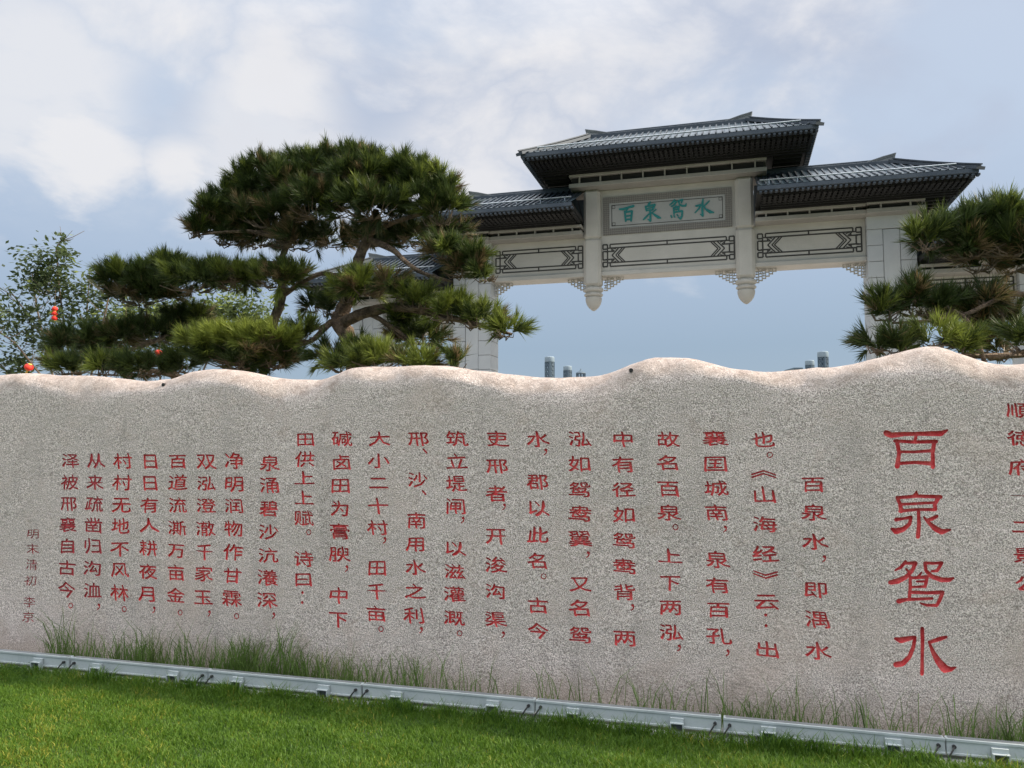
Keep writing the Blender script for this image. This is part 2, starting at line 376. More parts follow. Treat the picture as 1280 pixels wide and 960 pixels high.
# columns: first-character x, last-character x, size in px, then (character, y) in the photograph; a third number shifts punctuation right
def zc(x0, x1, items, s, o=520., z=Z1): return (x0, x1, s, [(c, o + y / z if y < 5000 else y - 5000, *r) for c, y, *r in items])
COLS = [
 zc(86.5, 82, [('泽',210),('被',312),('邢',412),('襄',512),('自',612),('古',715),('今',818),('。',890)], 20),
 zc(118.5, 114, [('从',210),('来',312),('疏',415),('凿',515),('归',612),('沟',717),('洫',822),('，',900)], 20.5),
 zc(153, 147.5, [('村',212),('村',313),('无',418),('地',518),('不',625),('风',725),('林',833),('。',908)], 21),
 zc(188, 183, [('日',213),('日',315),('有',420),('人',515),('耕',622),('夜',733),('月',838),('，',915)], 21),
 zc(222.5, 218.5, [('百',213),('道',313),('流',420),('澌',527),('万',633),('亩',738),('金',845),('。',923)], 21),
 zc(258, 253.5, [('双',213),('泓',317),('澄',422),('澈',530),('千',640),('家',742),('玉',853),('，',930)], 21.5),
 zc(293.5, 290, [('净',210),('明',320),('润',423),('物',530),('作',640),('甘',750),('霖',857),('。',938)], 22),
 zc(338, 334, [('泉',222),('涌',325),('碧',435),('沙',545),('沆',655),('瀁',760),('深',865),('，',940)], 22),
 zc(382, 379, [('田',110),('供',203),('上',292),('上',385),('赋',480),('。',545),('诗',672),('曰',768),('：',855)], 22),
 zc(427.5, 423, [('碱',107),('卤',218),('田',327),('为',435),('膏',543),('腴',650),('，',720),('中',845),('下',956)], 23),
 zc(474, 470, [('大',108),('小',210),('二',315),('十',423),('村',525),('，',587),('田',715),('千',825),('亩',930),('。',999)], 23),
 zc(522.5, 517.5, [('邢',107),('、',165),('沙',300),('、',360),('南',492),('用',602),('水',712),('之',825),('利',938),('，',1008)], 23.5),
 zc(570, 567.5, [('筑',107),('立',215),('堤',318),('闸',425),('，',492),('以',622),('滋',732),('灌',838),('溉',950),('。',1020)], 24),
 zc(621, 619, [('吏',108),('邢',235),('者',365),('，',430),('开',565),('浚',700),('沟',825),('渠',957),('，',1031)], 24.5),
 zc(672, 672, [('水',108),('，',172),('郡',310),('以',433),('此',560),('名',682),('。',753),('古',892),('今',1013)], 25),
 zc(724, 725, [('泓',108),('如',225),('鸳',347),('鸯',460),('翼',578),('，',655),('又',792),('名',905),('鸳',1032)], 25.5),
 zc(779, 780.5, [('中',110),('有',228),('径',347),('如',465),('鸳',587),('鸯',708),('背',830),('，',903),('两',1045)], 26),
 zc(835, 838.5, [('故',110),('名',220),('百',342),('泉',455),('。',522),('上',660),('下',785),('两',900),('泓',1017),('，',1092)], 26.5),
 zc(893.5, 899, [('襄',85),('囯',182),('城',275),('南',368),('，',432),('泉',547),('有',645),('百',738),('孔',838),('，',903)], 27, 520, 3.048),
 zc(953.5, 959, [('也',90),('。',147),('《',224),('山',300),('海',412),('经',525),('》',602),('云',707),('：',780),('出',890)], 28, 520, 3.048),
 zc(1016, 1022.5, [('百',260),('泉',367),('水',478),('，',545),('即',662),('湡',775),('水',895)], 28.5, 520, 3.048),
 zc(1274, 1284, [('順',112),('徳',232),('府',357),('一',480),('二',612),('景',733),('公',855)], 30, 480, 3.425),
 zc(40.5, 36, [('明',555),('末',625),('清',700),('初',775),('李',875),('京',945)], 13.5),
]
V2 = []; FACES = []; EDG = []; owner = []; chars = []
def add_face(pts, cid):
    b = len(V2); V2.extend(pts); FACES.append(list(range(b, b + len(pts)))); owner.append(cid)
for ci, (x0, x1, size, items) in enumerate(COLS):
    thin = ci == len(COLS) - 1
    ya, yb = items[0][1], items[-1][1]
    for it in items:
        ch, y = it[0], it[1]; x = x0 + (x1 - x0) * (y - ya) / max(yb - ya, 1)
        punct = ch in '，。、：'
        u, v = wall_uv(x, y); scale = (wall_uv(x + size/2, y)[0] - wall_uv(x - size/2, y)[0])
        cid = len(chars); chars.append((ch, 'darkred' if thin or (ci in (0, 1) and not punct) else 'red'))
        nv, nf = glyph(ch)
        if punct:
            s = scale * 1.0; cx, cy = {'，': (.2, .03), '。': (.2, .1), '、': (.2, .08), '：': (.5, .3)}[ch]
            ox = {'，': .36, '。': .30, '、': .36, '：': .22}[ch]
            conv = [(u + ox * scale + (px - cx) * s, v + (py - cy) * s) for px, py in nv]
        elif ch in '《》':
            s = scale; q = 1 if ch == '《' else -1     # turned on its side in vertical setting
            cxg = sum(p[0] for p in nv) / len(nv)
            conv = [(u + (py - .38) * s * 1.2, v - (px - cxg) * s * .85) for px, py in nv]
        else:
            sx = scale * 1.17; sy = scale * .82
            k1 = random.uniform(-.10, .03); k2 = random.uniform(-.03, .07); sx *= random.uniform(.95, 1.05); sy *= random.uniform(.94, 1.06)
            conv = []
            for px, py in nv:
                a, b_ = px - .5, py - .38
                fl = 1 + .10 * (-b_)                         # foot a little broader than the head
                dy = .20 * abs(a) ** 2 * (1 if b_ < 0 else -.4) + k2 * a   # strokes end in a slight upward flick
                dx = k1 * b_ + .02 * math.sin(b_ * 9)
                conv.append((u + (a * fl + dx) * sx, v + (b_ + dy) * sy))
        nib = (0,) if thin or punct else (-1, 1)
        es = set()
        for f in nf:
            for i in range(len(f)): es.add((f[i], f[(i + 1) % len(f)]))
        es = [(i, j) for i, j in es if (j, i) not in es]
        for sgn in nib:
            b0 = len(V2); d = scale * .012 * sgn
            V2.extend([(a + d, b_ - d * 1.1) for a, b_ in conv])
            for f in nf: FACES.append([b0 + i for i in f]); owner.append(cid)
            EDG.extend([(b0 + i, b0 + j) for i, j in es])
NFONT = len(FACES)
for ch, sts in BIG.items():
    cid = len(chars); chars.append((ch, 'red'))
    for st in sts:
        for fc in stroke_faces(st):
            add_face([wall_uv(1080 + p[0] / 2.827, 520 + p[1] / 2.827) for p in fc], cid)
nglyph = len(FACES)
print('carving', len(chars), len(V2), nglyph)
# the sheet around the carving: jittered grid + top edge
base = len(V2); top_ids = []
for i, u in enumerate(us): V2.append((u, shs[i])); top_ids.append(base + i)
bb = len(V2); bot_ids = []
for i, u in enumerate(us): V2.append((u, -.04)); bot_ids.append(bb + i)
for a in (top_ids, bot_ids):
    for i in range(len(a) - 1): EDG.append((a[i], a[i + 1]))
EDG.append((top_ids[0], bot_ids[0])); EDG.append((top_ids[-1], bot_ids[-1]))
for u in us[1:-1:2]:
    for v in np.arange(.06, 2.2, .1):
        if v < sh(u) - .05: V2.append((u + random.uniform(-.01, .01), v + random.uniform(-.02, .02)))
# overlapping carving faces crash nothing but must be consistently wound
def area(f): return sum(V2[f[i]][0] * V2[f[(i+1) % len(f)]][1] - V2[f[(i+1) % len(f)]][0] * V2[f[i]][1] for i in range(len(f)))
FACES = [f if area(f) > 0 else f[::-1] for f in FACES]
for f in FACES[NFONT:]:
    for i in range(len(f)): EDG.append((f[i], f[(i + 1) % len(f)]))
ov, oe, of, ovo, oeo, ofo = delaunay_2d_cdt([Vector(p) for p in V2], EDG, [], 0, 1e-5)
# which character a triangle belongs to: its middle lies inside one of the character's pieces
CELL = .03; grid = {}
for fi, f in enumerate(FACES):
    xs = [V2[i][0] for i in f]; ys = [V2[i][1] for i in f]
    for gx in range(int(min(xs) // CELL), int(max(xs) // CELL) + 1):
        for gy in range(int(min(ys) // CELL), int(max(ys) // CELL) + 1): grid.setdefault((gx, gy), []).append(fi)
def inside(f, x, y):
    c = False; n = len(f); j = n - 1
    for i in range(n):
        xi, yi = V2[f[i]]; xj, yj = V2[f[j]]
        if (yi > y) != (yj > y) and x < (xj - xi) * (y - yi) / (yj - yi) + xi: c = not c
        j = i
    return c
def who(x, y):
    for fi in grid.get((int(x // CELL), int(y // CELL)), ()):
        if inside(FACES[fi], x, y): return owner[fi]
    return None
print('cdt', len(ov), len(of))
stone = empty('inscribed_stone_wall', (0, 5.06, 0), -WALL_A)
tag(stone, 'long pale granite wall with a wavy hewn top and carved red Chinese text', 'stone wall')
sheet = MB(); sheet.v = [(p.x, disp(p.x, p.y), p.y) for p in ov]
per = {}; edge_own = {}
for f in of:
    c = (ov[f[0]] + ov[f[1]] + ov[f[2]]) / 3
    cid = who(c.x, c.y)
    if cid is not None:
        per.setdefault(cid, []).append(tuple(f)); key = cid
    else:
        key = -1
        if c.y < sh(c.x) + 1e-4 and U0 < c.x < U1 and c.y > -.041: sheet.f.append(tuple(f))
    for i in range(len(f)):
        a, b = f[i], f[(i + 1) % len(f)]; edge_own[(a, b)] = key
# shoulder, top, back
rows = []
NS = 9
find = {}
for i, p in enumerate(ov): find[(round(p.x, 4), round(p.y, 4))] = i
row0 = [find.get((round(u, 4), round(float(s_), 4))) for u, s_ in zip(us, shs)]
row0 = [r if r is not None else min(range(len(ov)), key=lambda q: abs(ov[q].x - us[j]) + abs(ov[q].y - shs[j])) for j, r in enumerate(row0)]
rows.append(row0)
from mathutils import noise as mnoise
for kx in range(1, NS + 8):
    r = []
    for i, u in enumerate(us):
        if kx <= NS:
            t = kx / NS * math.pi / 2; y = .15 * (1 - math.cos(t)); z = shs[i] + (cs[i] - shs[i]) * math.sin(t)
        elif kx < NS + 6:
            t = (kx - NS) / 6; y = .15 + (TH - .15) * t; z = cs[i] - .10 * t * t
        elif kx == NS + 6: y = TH; z = cs[i] - .35
        else: y = TH; z = -.04
        nn = mnoise.noise(Vector((u * 3.2, y * 4, z * 3.2))) * .028 + mnoise.noise(Vector((u * 11, y * 9, z * 11 + 4))) * .011
        a = min(1, kx / 4)
        sheet.v.append((u, y + disp(u, z) * (1 - min(1, kx / NS)) - nn * .7 * a, z + nn * .5 * a * (1 if kx < NS + 6 else 0))); r.append(len(sheet.v) - 1)
    rows.append(r)
for a, b in zip(rows[:-1], rows[1:]):
    for i in range(len(us) - 1): sheet.f.append((a[i], a[i+1], b[i+1], b[i]))
sheet.f.append(tuple([bot_ids and row0[0]] + [r[0] for r in rows[1:]] + [find.get((round(U0, 4), -.04), row0[0])])[::-1])
sheet.f.append(tuple([row0[-1]] + [r[-1] for r in rows[1:]] + [find.get((round(us[-1], 4), -.04), row0[-1])]))
so_ = sheet.build('stone_block', M['granite'], stone)
hw = np.zeros(len(sheet.v), np.float32)
for kx, r in enumerate(rows[1:], 1):
    for i in r: hw[i] = min(1.0, kx / 5)
so_.data.attributes.new('tint', 'FLOAT', 'POINT').data.foreach_set('value', hw)
so_.data.polygons.foreach_set('use_smooth', [True] * len(so_.data.polygons))
DEP = .010
for cid, fs in per.items():
    ch, mt = chars[cid]; dep = .018 if cid >= len(chars) - 4 else (.013 if mt == 'red' else .007)
    m = MB(); ix = {}
    def vid(i, d):
        if (i, d) not in ix:
            p = ov[i]; ix[(i, d)] = len(m.v); m.v.append((p.x, disp(p.x, p.y) + (dep if d else .0004), p.y))
        return ix[(i, d)]
    for f in fs:
        m.f.append(tuple(vid(i, 1) for i in f))
        for j in range(3):
            a, b = f[j], f[(j + 1) % 3]
            if edge_own.get((b, a), -1) != cid:
                m.f.append((vid(b, 1), vid(a, 1), vid(a, 0), vid(b, 0)))
    m.build('carved_character', M[mt], stone)
for x, y in ((789, 463), (205, 481)):
    p = wp(x, y, .03); m = MB(); m.tube([p + Vector((0, -.012, 0)), p + Vector((0, .08, 0))], .013, 12); m.build('drill_hole', M['rubber'], stone)

# ------------------------------------------------------------ wall washers along the foot
def washer():
    r = empty('wall_washer_light', (0, 0, 0))
    L = 1.0
    h = MB(); h.box(0, L, -.30, -.248, .036, .112, .004); h.box(0, L, -.305, -.298, .101, .116, .002); h.box(0, L, -.304, -.298, .034, .046, .002)
    h.build('housing', M['alu'], r)
    gl = MB(); gl.box(.01, L - .01, -.292, -.254, .1115, .1135); gl.build('lens_strip', M['rail'], r)
    for x in (.215, .215 + .56):
        b = MB(); b.box(x - .035, x + .035, -.342, -.307, .066, .070); b.box(x - .035, x + .035, -.342, -.338, .010, .066)
        b.v = b.v[:8]; b.f = b.f[:6]
        b.box(x - .035, x - .029, -.342, -.307, .014, .066); b.box(x + .029, x + .035, -.342, -.307, .014, .066); b.box(x - .029, x + .029, -.342, -.30, .014, .018)
        b.box(x - .035, x + .035, -.322, -.3065, .070, .092)
        b.build('bracket', M['alu'], r)
        s = MB(); s.box(x - .028, x + .028, -.3095, -.3065, .030, .064); s.build('bracket_slot', M['slotshade'], r)
    for x, s_ in ((.03, -1), (L - .03, 1)):
        c = MB(); c.tube([(x, -.300, .078), (x, -.315, .078)], .009, 8); c.tube([(x, -.312, .078), (x - .012, -.325, .06), (x - .03, -.33, .03), (x - .035, -.335, .008)], .0045, 6)
        c.build('cable_lead', M['rubber'], r)
    return r
def copy_tree(o, parent=None):
    c = o.copy(); col.objects.link(c); c.parent = parent
    for ch in o.children: copy_tree(ch, c)
    return c
wd = ['at the far left end below the small dark signature column', 'second from the left, below the poem lines',
      'below the columns right of the poem, left of the middle gap', 'in front of the middle of the wall', 'right of the middle, below the right half of the prose',
      'below the three characters of the shortest prose column', 'under the big title characters', 'at the right edge of the photo']
proto = washer()
UJ = (-5.36, -4.25, -3.12, -2.0, -.88, .23, 1.285, 2.375, 3.48, 4.58)
for i, uj in enumerate(UJ[:-1]):
    o = proto if i == 0 else copy_tree(proto)
    o.matrix_world = WE @ Matrix.Translation((uj + random.uniform(-.004, .004), random.uniform(-.003, .003), 0)) @ Matrix.Rotation(random.uniform(-.004, .004), 4, 'Z') @ Matrix.Rotation(random.uniform(-.0025, .0025), 4, 'Y') @ Matrix.Diagonal((UJ[i + 1] - uj - random.uniform(.004, .012), 1, 1, 1))
    lab = ['pale linear wall light beyond the left edge of the view', 'pale linear wall light cut off at the left edge', 'pale linear wall light under the leftmost poem lines, first whole one',
           'pale linear wall light under the poem, right of the dark gap in the row', 'pale linear wall light fourth of the row in view, left of the white cable stub',
           'pale linear wall light in the middle of the row, thick grass before its right bracket', 'pale linear wall light under the right half of the prose columns',
           'pale linear wall light under the big red title characters', 'pale linear wall light cut off at the right edge'][i]
    tag(o, lab, 'wall washer light', 'linear wall lights along the foot of the stone wall')

# ------------------------------------------------------------ memorial gateway
G = empty('memorial_gateway', (0, 30, 0), -GATE_A)
tag(G, 'grand pale stone memorial gateway with tiered dark blue-grey roofs and a teal lettered plaque', 'gateway')
CX = 5.9
def mir(u0, u1, right): return (u0, u1) if right else (2 * CX - u1, 2 * CX - u0)
slab_mesh = {}
def slab(parent, x0, x1, y0, y1, z0, z1, name='slab'):
    key = (round(x1 - x0, 3), round(y1 - y0, 3), round(z1 - z0, 3))
    if key not in slab_mesh:
        m = MB(); m.box(0, x1 - x0, 0, y1 - y0, 0, z1 - z0, .012); o = m.build(name, M['slab'], parent); slab_mesh[key] = o.data
    else:
        o = bpy.data.objects.new(name, slab_mesh[key]); col.objects.link(o); o.parent = parent
    o.location = (x0, y0, z0)
def pillar(u0, u1, top):
    m = MB(); m.box(u0 + .028, u1 - .028, .07, 1.02, 0, top - .004); core = m.build('pillar', M['joint'], G)
    W_ = u1 - u0; c0, c1 = u0 + W_ * .33, u0 + W_ * .67; h = .56; n = int(top / h)
    z = 0.0; gp = .014; off = top - n * h
    for i in range(n + (1 if off > .05 else 0)):
        z0 = 0 if i == 0 and off > .05 else (off + (i - (1 if off > .05 else 0)) * h); z1 = off if (i == 0 and off > .05) else z0 + h
        last = z1 > top - .3
        if last: slab(core, u0, u1, 0, .08, z0 + gp, z1)
        else:
            slab(core, u0, c0 - gp, 0, .08, z0 + gp, z1); slab(core, c1 + gp, u1, 0, .08, z0 + gp, z1)
        slab(core, u0, u0 + .03, .08 + gp, 1.05, z0 + gp, z1); slab(core, u1 - .03, u1, .08 + gp, 1.05, z0 + gp, z1)
    z = 0
    while z < top - h - .01:
        z1 = min(z + 2.24, top - h - .01); slab(core, c0, c1, .03, .09, z + gp, z1, 'inset_slab'); z += 2.24
    m = MB(); m.box(u0 - .09, u1 + .09, -.09, 1.14, 0, .7, .03); m.build('plinth', M['gstone'], core)
PIL = [(12.66, 14.2, 9.5), (2*CX - 14.2, 2*CX - 12.66, 9.5), (17.2, 18.55, 7.35), (2*CX - 18.55, 2*CX - 17.2, 7.35)]
for a in PIL: pillar(*a)

def fretwork(u0, u1, v0, v1, w0):
    t = .05; m = MB(); y0, y1 = w0 - .012, w0 + .01
    def hb(a, b, v): m.box(a, b, y0, y1, v - t/2, v + t/2)
    def vb(u, a, b): m.box(u - t/2, u + t/2, y0 - .001, y1, a, b)
    q = .17
    for s in (0, 1):
        X = (lambda d: u0 + d) if s == 0 else (lambda d: u1 - d)
        for (za, zb) in ((v0, v0 + q), (v1 - q, v1)):
            a, b = sorted((X(0), X(q))); hb(a, b, za); hb(a, b, zb); vb(a, za, zb); vb(b, za, zb)
        a, b = sorted((X(0), X(q))); hb(a, b, v0 + q + .09); hb(a, b, v1 - q - .09)
        vb(a, v0 + q + .09, v1 - q - .09); vb(b, v0 + q - .0, v1 - q + .0)
        vb(X(.27), v0, v0 + .14); vb(X(.27), v1 - .14, v1)
        a, b = sorted((X(.1), X(.42))); hb(a, b, v0 + .27); hb(a, b, v1 - .27)
        vb(X(.34), v0 + .2, v0 + .27); vb(X(.34), v1 - .27, v1 - .2)
        vm = (v0 + v1) / 2; hh = (v1 - v0) / 2 - .13
        for d, tw in ((.34, .045), (.48, .04), (.57, .04)):
            for sg in (1, -1):
                m.bar((X(d), w0 - .002, vm), (X(d + hh * .95), w0 - .002, vm + sg * hh), .024, tw, (1, 0, 0))
        for sg in (1, -1):
            m.bar((X(.28), w0 - .003, vm + sg * hh * .95), (X(.44), w0 - .003, vm + sg * hh * .55), .02, .03, (1, 0, 0))
            m.bar((X(.33), w0 - .003, vm + sg * hh * .95), (X(.50), w0 - .003, vm + sg * hh * .78), .02, .03, (1, 0, 0))
    for v, d in ((v0, .27), (v1, .27), (v0 + .14, .18), (v1 - .14, .18)): hb(u0 + d, u1 - d, v)
    um = (u0 + u1) / 2; vb(um, v1 - .14, v1 + .03); vb(um, v0 - .03, v0 + .14)
    return m.build('fretwork', M['fret'], G)
def step_bracket(u, v, sgn, wd=.72, ht=.50):
    """openwork stepped bracket hanging below a lintel at (u, v), reaching out in direction sgn"""
    m = MB(); t = .035; n = 6; cw = wd / n
    for i in range(n):
        h = ht * (1 - i / n) ** .8; x0 = u + sgn * cw * i; x1 = u + sgn * cw * (i + 1); a, b = sorted((x0, x1))
        m.box(a - .004, b + .004, .52, .62, v - h, v - h + t)
        xo = x1 if sgn > 0 else x1
        m.box(xo - t/2, xo + t/2, .519, .621, v - h, v)
        k = 0; z = v - h + .10 + (.05 if i % 2 else 0)
        while z < v - .04:
            m.box(a, b, .525, .615, z, z + t * .8)
            if (k + i) % 2 == 0: m.box((a + b) / 2 - t * .4, (a + b) / 2 + t * .4, .53, .61, z, min(z + .1, v))
            z += .1; k += 1
    m.build('openwork_bracket', M['gstone'], G)
def frieze(u0, u1, v0, v1, w0, w1, n, ends=True):
    m = MB(); m.box(u0, u1, w0, w1, v0, v0 + .15, .012); m.build('cornice_rail', M['frieze'], G)
    m = MB(); m.box(u0 + .005, u1 - .005, w0 + .01, w1 - .01, v1 - .10, v1, .01); m.build('cornice_rail', M['frieze'], G)
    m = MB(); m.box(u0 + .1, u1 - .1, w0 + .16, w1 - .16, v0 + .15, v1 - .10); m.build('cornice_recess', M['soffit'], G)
    for i in range(n):
        x = u0 + (u1 - u0) * (i + .5) / n; m = MB(); m.box(x - .025, x + .025, w0 + .03, w0 + .16, v0 + .15, v1 - .10); m.build('cornice_post', M['frieze'], G)
# centre block
m = MB(); m.box(3.1, 8.7, .25, 1.0, 7.98, 11.2, .02); m.build('centre_panel', M['gstone'], G)
m = MB(); m.box(3.1, 8.7, .15, 1.1, 7.9, 8.06, .015); m.build('lintel_edge', M['gstone'], G)
for u in (3.12, 8.65):
    m = MB(); m.box(u - .33, u + .33, -.03, .60, 7.5, 9.34, .11); m.box(u - .318, u + .318, -.018, .60, 9.30, 11.2, .10); hp = m.build('hanging_post', M['gstone'], G)
    m = MB(); m.lathe(u, .3, [(.02, 6.60), (.08, 6.63), (.18, 6.72), (.26, 6.84), (.30, 6.97), (.31, 7.08), (.28, 7.115), (.27, 7.14), (.33, 7.155), (.355, 7.19), (.355, 7.22), (.32, 7.255), (.28, 7.27),
        (.28, 7.30), (.34, 7.325), (.375, 7.37), (.375, 7.42), (.34, 7.465), (.29, 7.48), (.29, 7.50)], 32); m.build('drop_finial', M['gstone'], hp)
# plaque
m = MB()
for a in ((3.52, 8.22, 10.67, 10.91), (3.52, 8.22, 9.46, 9.70), (3.52, 3.76, 9.70, 10.67), (7.98, 8.22, 9.70, 10.67)): m.box(a[0], a[1], .20, .26, a[2], a[3])
m.build('plaque_border', M['meander'], G)
m = MB(); m.box(3.76, 7.98, .215, .27, 9.70, 10.67); pq = m.build('plaque', M['plaque'], G)
m = MB(); y0, y1 = .205, .22
for (a, b, c, d) in ((3.84, 7.90, 10.57, 10.59), (3.84, 7.90, 9.78, 9.80), (3.84, 3.86, 9.80, 10.57), (7.88, 7.90, 9.80, 10.57)): m.box(a, b, y0, y1, c, d)
for ux in (3.86, 7.76):
    for vz in (9.80, 10.45):
        for (a, b, c, d) in ((0, .12, 0, .015), (0, .12, .105, .12), (0, .015, .015, .105), (.105, .12, .015, .105)): m.box(ux + a, ux + b, y0 + .001, y1, vz + c, vz + d)
m.build('plaque_inner_line', M['fret'], pq)
PLQ = [[[(220,266,6),(245,266,8),(285,254,8),(332,240,8)],[(288,256,6),(268,288,5)],[(262,284,7),(266,320,7),(270,362,6)],[(262,292,6),(300,284,6),(320,282,8),(316,320,7),(312,358,7)],[(270,322,5),(312,316,5)],[(270,350,6),(312,346,6)]],
 [[(466,208,5),(458,222,8),(448,232,5)],[(428,246,7),(436,278,6)],[(430,244,5),(470,236,6),(502,230,8),(486,268,6)],[(440,260,4),(488,250,4)],[(438,276,5),(484,270,5)],[(464,276,7),(468,320,7),(466,358,8),(446,346,3)],
  [(410,350,4),(425,336,7),(456,304,5)],[(512,268,4),(482,292,5)],[(474,292,4),(505,314,8),(530,330,10),(550,336,4)]],
 [[(660,192,6),(646,212,6),(622,232,4)],[(654,202,5),(674,206,6),(658,232,6),(634,244,5)],[(688,200,6),(724,190,7),(716,214,5)],[(692,202,6),(700,228,6),(724,240,7),(748,238,7),(754,222,4)],
  [(672,240,5),(664,254,5)],[(652,254,6),(656,306,6)],[(654,254,5),(696,246,7),(690,276,5)],[(658,270,4),(688,264,4)],[(656,290,5),(722,280,7),(720,318,7),(708,342,7),(688,330,3)],[(632,318,6),(638,330,6)],[(656,318,5),(662,328,5)],[(680,308,5),(688,320,5)]],
 [[(888,186,5),(884,220,8),(882,260,8),(886,318,8),(866,306,3)],[(832,240,6),(868,232,7),(856,260,6),(824,294,4)],[(938,200,4),(916,222,6),(898,240,5)],[(892,242,4),(912,268,7),(944,286,11),(974,292,4)]]]
for sts in PLQ:
    V_, F_ = [], []
    for st in sts:
        for fc in stroke_faces([(a_, b_, c_ * 1.12) for a_, b_, c_ in st]):
            b0 = len(V_); V_.extend([Vector(on_plane(740 + p[0] / 6.4, 220 + p[1] / 6.4, 30, .2, GATE_A)) for p in fc]); F_.append(list(range(b0, len(V_))))
    F_ = [f if sum(V_[f[i]].x * V_[f[(i+1) % len(f)]].y - V_[f[(i+1) % len(f)]].x * V_[f[i]].y for i in range(len(f))) > 0 else f[::-1] for f in F_]
    a, b, c, _, _, o_ = delaunay_2d_cdt(V_, [], F_, 0, 1e-5)
    tri = [f for f, q in zip(c, o_) if q]; m = MB(); es = {}
    for f in tri:
        for i in range(3): es[(f[i], f[(i+1) % 3])] = 1
    n = len(a); m.v = [(p.x, .185, p.y) for p in a] + [(p.x, .2148, p.y) for p in a]
    for f in tri: m.f.append(tuple(f))
    for (i, j) in es:
        if (j, i) not in es: m.f.append((i, j, j + n, i + n)[::-1])
    m.build('plaque_character', M['teal'], pq)
fretwork(3.5, 8.27, 8.26, 9.10, .25)
frieze(2.33, 9.43, 11.2, 11.7, -.40, 1.8, 9)
for s in (0, 1):
    a, b = mir(8.9, 12.66, s); m = MB(); m.box(a, b, .25, .95, 7.98, 9.42, .015); m.build('wing_panel', M['gstone'], G)
    m = MB(); m.box(a, b, .15, 1.05, 7.9, 8.06, .012); m.build('lintel_edge', M['gstone'], G)
    a, b = mir(9.08, 12.52, s); fretwork(a, b, 8.26, 9.11, .25)
    a, b = mir(9.0, 12.6, s); frieze(a, b, 9.40, 9.78, -.40, 1.6, 5)
    a, b = mir(12.6, 14.42, s); frieze(a, b, 9.39, 9.80, -.50, 1.7, 2)
    a, b = mir(14.2, 17.2, s); m = MB(); m.box(a, b, .25, .95, 6.10, 7.30, .015); m.build('side_panel', M['gstone'], G)
    m = MB(); m.box(a, b, .15, 1.05, 6.02, 6.18, .012); m.build('lintel_edge', M['gstone'], G)
    a, b = mir(14.3, 17.1, s); fretwork(a, b, 6.36, 7.12, .25)
    a, b = mir(14.2, 17.15, s); frieze(a, b, 7.22, 7.56, -.40, 1.6, 4)
    a, b = mir(17.15, 18.8, s); frieze(a, b, 7.21, 7.58, -.50, 1.7, 2)
    c = 1 if s else -1
    step_bracket(CX + c * (8.65 + .33 - CX), 7.9, c); step_bracket(CX + c * (8.65 - .33 - CX), 7.9, -c)
    step_bracket(CX + c * (12.66 - CX), 7.9, -c); step_bracket(CX + c * (14.2 - CX), 6.02, c, .6, .42); step_bracket(CX + c * (17.2 - CX), 6.02, -c, .6, .42)

